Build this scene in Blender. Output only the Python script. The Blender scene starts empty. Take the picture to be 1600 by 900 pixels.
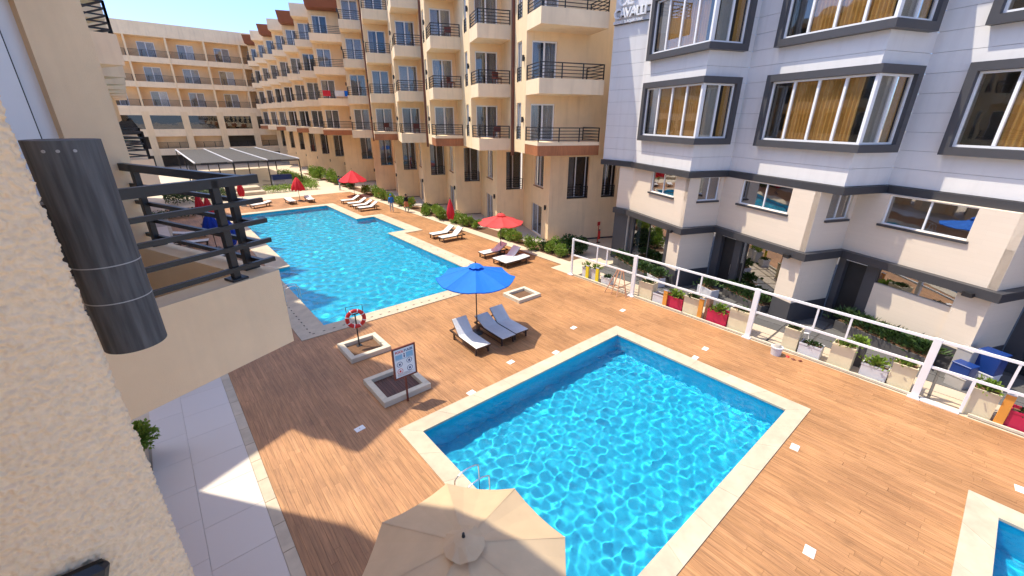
import bpy, bmesh, math, random
import numpy as np
from mathutils import Matrix, Vector
random.seed(11)
rng = np.random.default_rng(11)
sc = bpy.context.scene
COL = sc.collection
PI = math.pi
R_ = math.radians

# ------------------------------------------------------------------ camera, sky, sun, exposure
CAM_H = 8.4
cam = bpy.data.cameras.new('camera')
cam.sensor_width = 36.0
cam.lens = 653.845 / 1600.0 * 36.0
cam.clip_start = 0.02
cam.clip_end = 3000.0
cam_o = bpy.data.objects.new('camera', cam)
COL.objects.link(cam_o)
yaw, pitch, roll = R_(49.497), R_(21.987), R_(0.496)
_f = Vector((math.cos(yaw) * math.cos(pitch), math.sin(yaw) * math.cos(pitch), -math.sin(pitch)))
_r = _f.cross(Vector((0, 0, 1))).normalized()
_u = _r.cross(_f)
_r2 = _r * math.cos(roll) + _u * math.sin(roll)
_u2 = -_r * math.sin(roll) + _u * math.cos(roll)
cam_o.matrix_world = Matrix(((_r2.x, _u2.x, -_f.x, 0), (_r2.y, _u2.y, -_f.y, 0), (_r2.z, _u2.z, -_f.z, CAM_H), (0, 0, 0, 1)))
sc.camera = cam_o

SUN_EL = R_(65.0)
SUN_DIR = Vector((-0.6 * math.cos(SUN_EL), 0.8 * math.cos(SUN_EL), math.sin(SUN_EL)))
world = bpy.data.worlds.new('World')
sc.world = world
world.use_nodes = True
_nt = world.node_tree
_sky = _nt.nodes.new('ShaderNodeTexSky')
_sky.sky_type = 'NISHITA'
_sky.sun_disc = False
_sky.sun_elevation = SUN_EL
_sky.sun_rotation = math.atan2(SUN_DIR.x, SUN_DIR.y)
_sky.air_density = 0.5
_sky.dust_density = 1.3
_sky.ozone_density = 4.0
_hs = _nt.nodes.new('ShaderNodeHueSaturation')
_hs.inputs['Saturation'].default_value = 1.12
_nt.links.new(_sky.outputs[0], _hs.inputs['Color'])
_nt.links.new(_hs.outputs[0], _nt.nodes['Background'].inputs[0])
_nt.nodes['Background'].inputs[1].default_value = 0.15
sun = bpy.data.lights.new('sun', 'SUN')
sun.energy = 2.0
sun.angle = R_(0.5)
sun.color = (1.0, 0.90, 0.72)
sun.cycles.is_caustics_light = True
sun_o = bpy.data.objects.new('sun', sun)
COL.objects.link(sun_o)
sun_o.rotation_euler = SUN_DIR.to_track_quat('Z', 'Y').to_euler()
sc.view_settings.view_transform = 'Standard'
sc.view_settings.look = 'None'
sc.view_settings.gamma = 1.0
sc.view_settings.use_curve_mapping = False
sc.view_settings.exposure = 1.5
sc.cycles.use_denoising = True
sc.cycles.max_bounces = 8
sc.cycles.diffuse_bounces = 6
sc.cycles.transparent_max_bounces = 16
sc.cycles.sample_clamp_indirect = 8.0

# ------------------------------------------------------------------ materials
def nmat(name):
    m = bpy.data.materials.new(name)
    m.use_nodes = True
    return m, m.node_tree, m.node_tree.nodes['Principled BSDF']

def N(nt, kind, **kw):
    n = nt.nodes.new(kind)
    for k, v in kw.items():
        setattr(n, k, v)
    return n

def plain(name, col, rough=0.6, var=0.06, scale=3.0, bump=0.0, bscale=60.0, metal=0.0, dirt=0.0, spec=None, objvar=0.0):
    """a colour with large soft mottling, optional fine relief and streaky dirt"""
    m, nt, b = nmat(name)
    L = nt.links.new
    b.inputs['Roughness'].default_value = rough
    b.inputs['Metallic'].default_value = metal
    if spec is not None:
        b.inputs['Specular IOR Level'].default_value = spec
    geo = N(nt, 'ShaderNodeNewGeometry')
    n1 = N(nt, 'ShaderNodeTexNoise')
    n1.inputs['Scale'].default_value = scale
    n1.inputs['Detail'].default_value = 5.0
    n1.inputs['Roughness'].default_value = 0.6
    L(geo.outputs['Position'], n1.inputs['Vector'])
    mr = N(nt, 'ShaderNodeMapRange')
    mr.inputs['From Min'].default_value = 0.3
    mr.inputs['From Max'].default_value = 0.7
    mr.inputs['To Min'].default_value = 1.0 - var
    mr.inputs['To Max'].default_value = 1.0 + var
    L(n1.outputs['Fac'], mr.inputs['Value'])
    hsv = N(nt, 'ShaderNodeHueSaturation')
    hsv.inputs['Color'].default_value = (*col, 1)
    if objvar > 0:
        oi = N(nt, 'ShaderNodeObjectInfo')
        mo = N(nt, 'ShaderNodeMapRange')
        mo.inputs['To Min'].default_value = 1.0 - objvar
        mo.inputs['To Max'].default_value = 1.0 + objvar
        L(oi.outputs['Random'], mo.inputs['Value'])
        mm = N(nt, 'ShaderNodeMath', operation='MULTIPLY')
        L(mr.outputs['Result'], mm.inputs[0]); L(mo.outputs['Result'], mm.inputs[1])
        L(mm.outputs[0], hsv.inputs['Value'])
    else:
        L(mr.outputs['Result'], hsv.inputs['Value'])
    out = hsv.outputs['Color']
    if dirt > 0:
        mp = N(nt, 'ShaderNodeMapping')
        mp.inputs['Scale'].default_value = (2.2, 2.2, 0.22)
        L(geo.outputs['Position'], mp.inputs['Vector'])
        n2 = N(nt, 'ShaderNodeTexNoise')
        n2.inputs['Scale'].default_value = 1.6
        n2.inputs['Detail'].default_value = 8.0
        L(mp.outputs['Vector'], n2.inputs['Vector'])
        r2 = N(nt, 'ShaderNodeMapRange')
        r2.inputs['From Min'].default_value = 0.52
        r2.inputs['From Max'].default_value = 0.8
        r2.inputs['To Max'].default_value = dirt
        L(n2.outputs['Fac'], r2.inputs['Value'])
        mx = N(nt, 'ShaderNodeMixRGB')
        mx.inputs['Color2'].default_value = (col[0] * 0.45, col[1] * 0.42, col[2] * 0.4, 1)
        L(r2.outputs['Result'], mx.inputs['Fac'])
        L(out, mx.inputs['Color1'])
        out = mx.outputs['Color']
    L(out, b.inputs['Base Color'])
    if bump > 0:
        n3 = N(nt, 'ShaderNodeTexNoise')
        n3.inputs['Scale'].default_value = bscale
        n3.inputs['Detail'].default_value = 3.0
        L(geo.outputs['Position'], n3.inputs['Vector'])
        bp = N(nt, 'ShaderNodeBump')
        bp.inputs['Strength'].default_value = bump
        bp.inputs['Distance'].default_value = 0.01
        L(n3.outputs['Fac'], bp.inputs['Height'])
        L(bp.outputs['Normal'], b.inputs['Normal'])
    return m

def per_object(name, cols, rough=0.7, jitter=0.1, island=False, translucent=0.0):
    """colour picked per object / per mesh island from a ramp"""
    m, nt, b = nmat(name)
    L = nt.links.new
    b.inputs['Roughness'].default_value = rough
    oi = N(nt, 'ShaderNodeObjectInfo')
    geo = N(nt, 'ShaderNodeNewGeometry')
    ad = N(nt, 'ShaderNodeMath', operation='ADD')
    L(oi.outputs['Random'], ad.inputs[0])
    if island:
        L(geo.outputs['Random Per Island'], ad.inputs[1])
    else:
        ad.inputs[1].default_value = 0.0
    fr = N(nt, 'ShaderNodeMath', operation='FRACT')
    L(ad.outputs[0], fr.inputs[0])
    cr = N(nt, 'ShaderNodeValToRGB')
    els = cr.color_ramp.elements
    for i, c in enumerate(cols):
        e = els[i] if i < 2 else els.new(i / (len(cols) - 1))
        e.position = i / (len(cols) - 1)
        e.color = (*c, 1)
    L(fr.outputs[0], cr.inputs['Fac'])
    L(cr.outputs['Color'], b.inputs['Base Color'])
    if translucent > 0:
        tr = N(nt, 'ShaderNodeBsdfTranslucent')
        L(cr.outputs['Color'], tr.inputs['Color'])
        mx = N(nt, 'ShaderNodeMixShader')
        mx.inputs[0].default_value = translucent
        L(b.outputs[0], mx.inputs[1])
        L(tr.outputs[0], mx.inputs[2])
        L(mx.outputs[0], nt.nodes['Material Output'].inputs[0])
    return m

def glass(name, tint, mirror, rough=0.02, gtint=(0.92, 0.95, 1.0)):
    """window pane: mirrors part of what is before it, lets a tinted rest through"""
    m = bpy.data.materials.new(name)
    m.use_nodes = True
    nt = m.node_tree
    nt.nodes.clear()
    L = nt.links.new
    out = N(nt, 'ShaderNodeOutputMaterial')
    tr = N(nt, 'ShaderNodeBsdfTransparent')
    tr.inputs['Color'].default_value = (*tint, 1)
    gl = N(nt, 'ShaderNodeBsdfGlossy')
    gl.inputs['Roughness'].default_value = rough
    gl.inputs['Color'].default_value = (*gtint, 1)
    lw = N(nt, 'ShaderNodeLayerWeight')
    lw.inputs['Blend'].default_value = 0.5
    pw = N(nt, 'ShaderNodeMath', operation='POWER')
    L(lw.outputs['Facing'], pw.inputs[0])
    pw.inputs[1].default_value = 4.0
    ad = N(nt, 'ShaderNodeMath', operation='MULTIPLY_ADD', use_clamp=True)
    L(pw.outputs[0], ad.inputs[0])
    ad.inputs[1].default_value = 0.75
    ad.inputs[2].default_value = mirror
    geo = N(nt, 'ShaderNodeNewGeometry')
    nz = N(nt, 'ShaderNodeTexNoise')
    nz.inputs['Scale'].default_value = 0.9
    L(geo.outputs['Position'], nz.inputs['Vector'])
    bp = N(nt, 'ShaderNodeBump')
    bp.inputs['Strength'].default_value = 0.06
    bp.inputs['Distance'].default_value = 0.05
    L(nz.outputs['Fac'], bp.inputs['Height'])
    L(bp.outputs['Normal'], gl.inputs['Normal'])
    mx = N(nt, 'ShaderNodeMixShader')
    L(ad.outputs[0], mx.inputs[0])
    L(tr.outputs[0], mx.inputs[1])
    L(gl.outputs[0], mx.inputs[2])
    L(mx.outputs[0], out.inputs[0])
    return m

def fabric(name, col, rough=0.85, trans=0.25, scale=400.0):
    m, nt, b = nmat(name)
    L = nt.links.new
    b.inputs['Roughness'].default_value = rough
    geo = N(nt, 'ShaderNodeNewGeometry')
    n1 = N(nt, 'ShaderNodeTexNoise')
    n1.inputs['Scale'].default_value = 2.5
    n1.inputs['Detail'].default_value = 6
    L(geo.outputs['Position'], n1.inputs['Vector'])
    mr = N(nt, 'ShaderNodeMapRange')
    mr.inputs['To Min'].default_value = 0.85
    mr.inputs['To Max'].default_value = 1.12
    L(n1.outputs['Fac'], mr.inputs['Value'])
    hsv = N(nt, 'ShaderNodeHueSaturation')
    hsv.inputs['Color'].default_value = (*col, 1)
    L(mr.outputs['Result'], hsv.inputs['Value'])
    L(hsv.outputs['Color'], b.inputs['Base Color'])
    if trans > 0:
        tr = N(nt, 'ShaderNodeBsdfTranslucent')
        L(hsv.outputs['Color'], tr.inputs['Color'])
        mx = N(nt, 'ShaderNodeMixShader')
        mx.inputs[0].default_value = trans
        L(b.outputs[0], mx.inputs[1])
        L(tr.outputs[0], mx.inputs[2])
        L(mx.outputs[0], nt.nodes['Material Output'].inputs[0])
    return m

def deck_wood(name, cols, dark=0.55):
    m, nt, b = nmat(name)
    L = nt.links.new
    oi = N(nt, 'ShaderNodeObjectInfo')
    geo = N(nt, 'ShaderNodeNewGeometry')
    ad = N(nt, 'ShaderNodeMath', operation='ADD')
    L(oi.outputs['Random'], ad.inputs[0])
    L(geo.outputs['Random Per Island'], ad.inputs[1])
    fr = N(nt, 'ShaderNodeMath', operation='FRACT')
    L(ad.outputs[0], fr.inputs[0])
    cr = N(nt, 'ShaderNodeValToRGB')
    els = cr.color_ramp.elements
    for i, c in enumerate(cols):
        e = els[i] if i < 2 else els.new(i / (len(cols) - 1))
        e.position = i / (len(cols) - 1)
        e.color = (*c, 1)
    L(fr.outputs[0], cr.inputs['Fac'])
    # grain: stretched along the boards, shifted from board to board
    sh = N(nt, 'ShaderNodeVectorMath', operation='MULTIPLY_ADD')
    cx = N(nt, 'ShaderNodeCombineXYZ')
    L(fr.outputs[0], cx.inputs[0]); L(fr.outputs[0], cx.inputs[1]); L(fr.outputs[0], cx.inputs[2])
    L(cx.outputs[0], sh.inputs[0])
    sh.inputs[1].default_value = (17.0, 31.0, 7.0)
    L(geo.outputs['Position'], sh.inputs[2])
    mp = N(nt, 'ShaderNodeMapping')
    mp.inputs['Scale'].default_value = (26.0, 1.3, 1.0)
    L(sh.outputs[0], mp.inputs['Vector'])
    n1 = N(nt, 'ShaderNodeTexNoise')
    n1.inputs['Scale'].default_value = 1.0
    n1.inputs['Detail'].default_value = 6.0
    n1.inputs['Roughness'].default_value = 0.65
    L(mp.outputs[0], n1.inputs['Vector'])
    rp = N(nt, 'ShaderNodeMapRange')
    rp.inputs['From Min'].default_value = 0.32
    rp.inputs['From Max'].default_value = 0.68
    rp.inputs['To Min'].default_value = dark
    rp.inputs['To Max'].default_value = 1.22
    L(n1.outputs['Fac'], rp.inputs['Value'])
    hsv = N(nt, 'ShaderNodeHueSaturation')
    L(cr.outputs[0], hsv.inputs['Color'])
    L(rp.outputs[0], hsv.inputs['Value'])
    # wear in big soft patches
    n2 = N(nt, 'ShaderNodeTexNoise')
    n2.inputs['Scale'].default_value = 0.55
    n2.inputs['Detail'].default_value = 6.0
    L(geo.outputs['Position'], n2.inputs['Vector'])
    r2 = N(nt, 'ShaderNodeMapRange')
    r2.inputs['From Min'].default_value = 0.35
    r2.inputs['From Max'].default_value = 0.7
    r2.inputs['To Min'].default_value = 0.80
    r2.inputs['To Max'].default_value = 1.12
    L(n2.outputs['Fac'], r2.inputs['Value'])
    h2 = N(nt, 'ShaderNodeHueSaturation')
    L(hsv.outputs[0], h2.inputs['Color'])
    L(r2.outputs[0], h2.inputs['Value'])
    n4 = N(nt, 'ShaderNodeTexNoise')
    n4.inputs['Scale'].default_value = 1.25
    n4.inputs['Detail'].default_value = 9.0
    n4.inputs['Roughness'].default_value = 0.7
    n4.inputs['Distortion'].default_value = 0.6
    L(geo.outputs['Position'], n4.inputs['Vector'])
    r4 = N(nt, 'ShaderNodeMapRange')
    r4.inputs['From Min'].default_value = 0.56
    r4.inputs['From Max'].default_value = 0.74
    r4.inputs['To Min'].default_value = 1.0
    r4.inputs['To Max'].default_value = 0.72
    L(n4.outputs['Fac'], r4.inputs['Value'])
    h4 = N(nt, 'ShaderNodeHueSaturation')
    L(h2.outputs[0], h4.inputs['Color'])
    L(r4.outputs[0], h4.inputs['Value'])
    L(h4.outputs[0], b.inputs['Base Color'])
    b.inputs['Roughness'].default_value = 0.55
    bp = N(nt, 'ShaderNodeBump')
    bp.inputs['Strength'].default_value = 0.25
    bp.inputs['Distance'].default_value = 0.004
    L(n1.outputs['Fac'], bp.inputs['Height'])
    L(bp.outputs[0], b.inputs['Normal'])
    return m

def pool_tile(name, c1, c2):
    """small glass mosaic"""
    m, nt, b = nmat(name)
    L = nt.links.new
    geo = N(nt, 'ShaderNodeNewGeometry')
    vo = N(nt, 'ShaderNodeTexVoronoi')
    vo.distance = 'CHEBYCHEV'
    vo.inputs['Scale'].default_value = 16.0
    vo.inputs['Randomness'].default_value = 0.0
    L(geo.outputs['Position'], vo.inputs['Vector'])
    sx = N(nt, 'ShaderNodeSeparateColor')
    L(vo.outputs['Color'], sx.inputs[0])
    mx = N(nt, 'ShaderNodeMixRGB')
    mx.inputs['Color1'].default_value = (*c1, 1)
    mx.inputs['Color2'].default_value = (*c2, 1)
    L(sx.outputs[0], mx.inputs['Fac'])
    L(mx.outputs[0], b.inputs['Base Color'])
    b.inputs['Roughness'].default_value = 0.3
    return m

def brick_lines(name, col, mortar, w, h, rough=0.6, axis='z'):
    """wall paint with fine horizontal courses"""
    m, nt, b = nmat(name)
    L = nt.links.new
    geo = N(nt, 'ShaderNodeNewGeometry')
    sp = N(nt, 'ShaderNodeSeparateXYZ')
    L(geo.outputs['Position'], sp.inputs[0])
    ad = N(nt, 'ShaderNodeMath', operation='ADD')
    L(sp.outputs[0], ad.inputs[0]); L(sp.outputs[1], ad.inputs[1])
    cb = N(nt, 'ShaderNodeCombineXYZ')
    L(ad.outputs[0], cb.inputs[0]); L(sp.outputs[2], cb.inputs[1])
    br = N(nt, 'ShaderNodeTexBrick')
    br.inputs['Color1'].default_value = (*col, 1)
    br.inputs['Color2'].default_value = (col[0] * 0.97, col[1] * 0.97, col[2] * 0.97, 1)
    br.inputs['Mortar'].default_value = (*mortar, 1)
    br.inputs['Scale'].default_value = 1.0
    br.inputs['Mortar Size'].default_value = 0.006
    br.inputs['Brick Width'].default_value = w
    br.inputs['Row Height'].default_value = h
    L(cb.outputs[0], br.inputs['Vector'])
    L(br.outputs['Color'], b.inputs['Base Color'])
    b.inputs['Roughness'].default_value = rough
    bp = N(nt, 'ShaderNodeBump')
    bp.inputs['Strength'].default_value = 0.3
    bp.inputs['Distance'].default_value = 0.01
    bp.invert = True
    L(br.outputs['Fac'], bp.inputs['Height'])
    L(bp.outputs[0], b.inputs['Normal'])
    return m

M = {}
M['cream'] = plain('cream_render', (0.90, 0.68, 0.415), 0.85, 0.06, 0.8, 0.2, 120, dirt=0.26)
M['cream_pale_skylit'] = plain('pale_cream_skylit_render', (0.95, 0.74, 0.49), 0.85, 0.06, 0.8, 0.2, 120, dirt=0.22)  # paler cream paint with the fronts' extra sky light put into its colour
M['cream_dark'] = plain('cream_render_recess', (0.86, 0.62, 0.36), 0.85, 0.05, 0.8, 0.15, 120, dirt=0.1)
M['buff'] = plain('buff_render', (0.92, 0.685, 0.43), 0.85, 0.07, 1.2, 0.3, 140, dirt=0.22)
M['stucco'] = plain('rough_stucco', (0.92, 0.68, 0.435), 0.9, 0.08, 60.0, 0.25, 900)
M['lowwall'] = brick_lines('pale_course_render', (0.76, 0.65, 0.53), (0.72, 0.61, 0.495), 1.6, 0.16, 0.75)
M['clad'] = plain('white_grey_cladding', (0.745, 0.735, 0.735), 0.45, 0.03, 0.7, dirt=0.14)
M['charcoal'] = plain('charcoal_aluminium', (0.05, 0.05, 0.056), 0.4, 0.06, 2.0)
M['grey_frame'] = plain('grey_frame_panel', (0.068, 0.068, 0.076), 0.45, 0.05, 2.0)
M['joint_grey'] = plain('grey_joint', (0.42, 0.42, 0.44), 0.7, 0.05)
M['upvc'] = plain('white_window_profile', (0.82, 0.83, 0.85), 0.3, 0.02)
M['metal'] = plain('black_painted_metal', (0.019, 0.019, 0.021), 0.42, 0.15, 6.0, 0.1, 90)
M['lampmetal'] = None
M['white_metal'] = plain('white_painted_metal', (0.84, 0.84, 0.85), 0.35, 0.03)
M['steel'] = plain('stainless_steel', (0.72, 0.73, 0.75), 0.32, 0.02, metal=1.0)
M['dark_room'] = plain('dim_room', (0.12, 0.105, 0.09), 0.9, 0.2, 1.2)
M['door_dark'] = plain('dark_door_panel', (0.02, 0.02, 0.022), 0.5, 0.1)
M['wood_band'] = None
M['pipe'] = plain('brown_duct_paint', (0.17, 0.055, 0.03), 0.5, 0.1, 2.0, dirt=0.15)
M['coping'] = plain('cream_limestone', (0.55, 0.465, 0.345), 0.6, 0.12, 2.2, 0.15, 150, dirt=0.16, objvar=0.07)
M['kerb'] = plain('pale_kerb_stone', (0.62, 0.56, 0.44), 0.7, 0.08, 3.0, 0.2, 120, dirt=0.15)
M['paving'] = plain('cream_paving', (0.60, 0.50, 0.37), 0.7, 0.07, 0.9, 0.15, 80)
M['concrete'] = plain('grey_concrete', (0.42, 0.38, 0.33), 0.85, 0.10, 0.7, 0.2, 60)
M['greytile'] = per_object('grey_porcelain_tile', [(0.66, 0.60, 0.535), (0.69, 0.63, 0.565), (0.675, 0.615, 0.55)], 0.5)
M['slab'] = per_object('sandy_paver', [(0.50, 0.40, 0.29), (0.57, 0.46, 0.34), (0.53, 0.44, 0.34)], 0.7)
M['greydark'] = per_object('charcoal_paver', [(0.10, 0.097, 0.095), (0.13, 0.125, 0.12), (0.115, 0.11, 0.11)], 0.6)
M['joint'] = plain('dark_gravel_joint', (0.10, 0.09, 0.085), 0.9, 0.3, 30.0, 0.5, 60)
M['soil'] = plain('damp_soil', (0.16, 0.085, 0.045), 0.95, 0.3, 14.0, 0.6, 70)
M['ground'] = plain('sandy_ground', (0.50, 0.42, 0.32), 0.9, 0.1, 0.2, 0.2, 20)
M['drain'] = plain('black_drain_slot', (0.015, 0.015, 0.015), 0.6)
M['plate'] = plain('white_cover_plate', (0.84, 0.84, 0.82), 0.4, 0.02)
M['pool_floor'] = pool_tile('pool_mosaic', (0.012, 0.43, 0.65), (0.02, 0.51, 0.71))
M['deck'] = deck_wood('deck_boards', [(0.40, 0.197, 0.084), (0.465, 0.235, 0.102), (0.43, 0.215, 0.09), (0.49, 0.25, 0.112), (0.41, 0.20, 0.086)], 0.66)
M['decklight'] = deck_wood('wood_cladding', [(0.42, 0.15, 0.055), (0.48, 0.18, 0.07)], 0.75)
M['wood_band'] = M['decklight']
M['darkplank'] = deck_wood('stained_planks', [(0.085, 0.035, 0.025), (0.12, 0.05, 0.035)], 0.6)
M['glass'] = glass('window_glass', (0.74, 0.75, 0.76), 0.06)
M['dark_glass'] = glass('dim_glass', (0.5, 0.5, 0.5), 0.10)
M['mirror_glass'] = glass('reflective_glass', (0.5, 0.49, 0.47), 0.34)
M['bay_glass'] = glass('bay_window_glass', (0.86, 0.85, 0.82), 0.08)
M['gold_curtain'] = fabric('gold_curtain', (0.66, 0.40, 0.12), 0.8, 0.0)
M['pale_curtain'] = fabric('pale_curtain', (0.80, 0.78, 0.74), 0.8, 0.0)
M['grey_curtain'] = fabric('grey_curtain', (0.50, 0.49, 0.47), 0.8, 0.0)
M['blue_cloth'] = fabric('blue_canvas', (0.005, 0.17, 0.72), 0.8, 0.08)
M['navy_cloth'] = fabric('deep_blue_canvas', (0.008, 0.05, 0.42), 0.8, 0.15)
M['red_cloth'] = fabric('red_canvas', (0.75, 0.035, 0.055), 0.8, 0.25)
M['coral_cloth'] = fabric('faded_red_canvas', (0.85, 0.11, 0.11), 0.8, 0.45)
M['sand_cloth'] = fabric('sand_canvas', (0.72, 0.54, 0.34), 0.85, 0.25)
M['sling'] = fabric('grey_sling_mesh', (0.82, 0.81, 0.80), 0.7, 0.05)
M['white_sling'] = fabric('white_sling_mesh', (0.76, 0.74, 0.72), 0.7, 0.05)
M['brown_metal'] = plain('dark_brown_metal', (0.05, 0.03, 0.025), 0.45, 0.1)
M['red_paint'] = plain('red_paint', (0.62, 0.02, 0.015), 0.35, 0.08)
M['reflect_white'] = plain('white_tape', (0.85, 0.85, 0.85), 0.4)
M['planter_cream'] = plain('cream_planter', (0.72, 0.64, 0.44), 0.6, 0.05, 3.0, dirt=0.15)
M['planter_grey'] = plain('pale_grey_planter', (0.62, 0.62, 0.65), 0.6, 0.05, 3.0, dirt=0.2)
M['planter_red'] = plain('crimson_planter', (0.52, 0.015, 0.07), 0.5, 0.06, 3.0, dirt=0.1)
M['planter_dark'] = plain('dark_grey_planter', (0.09, 0.085, 0.085), 0.6, 0.1, 3.0)
M['orange'] = plain('ochre_panel', (0.70, 0.30, 0.05), 0.5, 0.05, 3.0)
M['yellow'] = plain('yellow_panel', (0.76, 0.62, 0.03), 0.5, 0.05, 3.0)
M['raw_wood'] = plain('raw_wood', (0.55, 0.29, 0.17), 0.7, 0.12, 9.0)
M['boxblue'] = plain('blue_plastic', (0.009, 0.04, 0.20), 0.35, 0.05)
M['boxgrey'] = plain('grey_plastic', (0.40, 0.38, 0.36), 0.5, 0.06)
M['skin'] = plain('skin', (0.42, 0.24, 0.16), 0.6, 0.05)
M['navy'] = plain('navy_cotton', (0.015, 0.03, 0.12), 0.9, 0.1, 20)
M['blue_wear'] = plain('blue_cotton', (0.03, 0.18, 0.50), 0.9, 0.1, 20)
M['black_wear'] = plain('black_cotton', (0.012, 0.012, 0.014), 0.9, 0.1, 20)
M['pale_wear'] = plain('pale_trousers', (0.42, 0.46, 0.48), 0.9, 0.1, 20)
M['orange_wear'] = plain('orange_skirt', (0.55, 0.20, 0.08), 0.9, 0.1, 20)
M['roofsheet'] = plain('grey_roof_sheet', (0.075, 0.072, 0.07), 0.7, 0.15, 1.5, dirt=0.2)
M['canopy_brown'] = plain('brown_eaves', (0.24, 0.075, 0.035), 0.6, 0.08, 1.0, dirt=0.1)
M['leaf_light'] = per_object('fresh_leaves', [(0.13, 0.23, 0.025), (0.22, 0.33, 0.04), (0.17, 0.27, 0.03), (0.28, 0.37, 0.06)], 0.6, island=True, translucent=0.25)
M['leaf_dark'] = per_object('dark_leaves', [(0.022, 0.055, 0.014), (0.04, 0.085, 0.018), (0.06, 0.11, 0.02)], 0.55, island=True, translucent=0.2)
M['flower'] = per_object('red_flowers', [(0.55, 0.06, 0.05), (0.60, 0.20, 0.05)], 0.6, island=True)
M['bark'] = plain('twig_bark', (0.10, 0.065, 0.04), 0.9, 0.2, 30)
M['print_white'] = plain('printed_white_board', (0.82, 0.84, 0.88), 0.4, 0.01)
M['print_blue'] = plain('print_blue', (0.28, 0.50, 0.68), 0.4, 0.1, 30)
M['print_navy'] = plain('print_navy', (0.05, 0.07, 0.20), 0.4, 0.05)
M['print_red'] = plain('print_red', (0.65, 0.06, 0.06), 0.4, 0.05)
M['sign_frame'] = plain('red_brown_wood', (0.16, 0.035, 0.02), 0.5, 0.15, 12)

def lamp_metal():
    m, nt, b = nmat('weathered_black_tube')
    L = nt.links.new
    tc = N(nt, 'ShaderNodeNewGeometry')
    mp = N(nt, 'ShaderNodeMapping')
    mp.inputs['Scale'].default_value = (60, 60, 5)
    L(tc.outputs['Position'], mp.inputs['Vector'])
    n1 = N(nt, 'ShaderNodeTexNoise')
    n1.inputs['Scale'].default_value = 1.0
    n1.inputs['Detail'].default_value = 7
    L(mp.outputs[0], n1.inputs['Vector'])
    cr = N(nt, 'ShaderNodeValToRGB')
    cr.color_ramp.elements[0].color = (0.075, 0.073, 0.073, 1)
    cr.color_ramp.elements[0].position = 0.35
    cr.color_ramp.elements[1].color = (0.15, 0.147, 0.145, 1)
    cr.color_ramp.elements[1].position = 0.75
    L(n1.outputs['Fac'], cr.inputs['Fac'])
    L(cr.outputs[0], b.inputs['Base Color'])
    b.inputs['Roughness'].default_value = 0.75
    b.inputs['Specular IOR Level'].default_value = 0.25
    return m
M['lampmetal'] = lamp_metal()

def water_mat():
    m, nt, b = nmat('pool_water')
    b.inputs['Base Color'].default_value = (1, 1, 1, 1)
    b.inputs['Roughness'].default_value = 0.0
    b.inputs['IOR'].default_value = 1.33
    b.inputs['Transmission Weight'].default_value = 1.0
    return m
M['water'] = water_mat()

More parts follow.
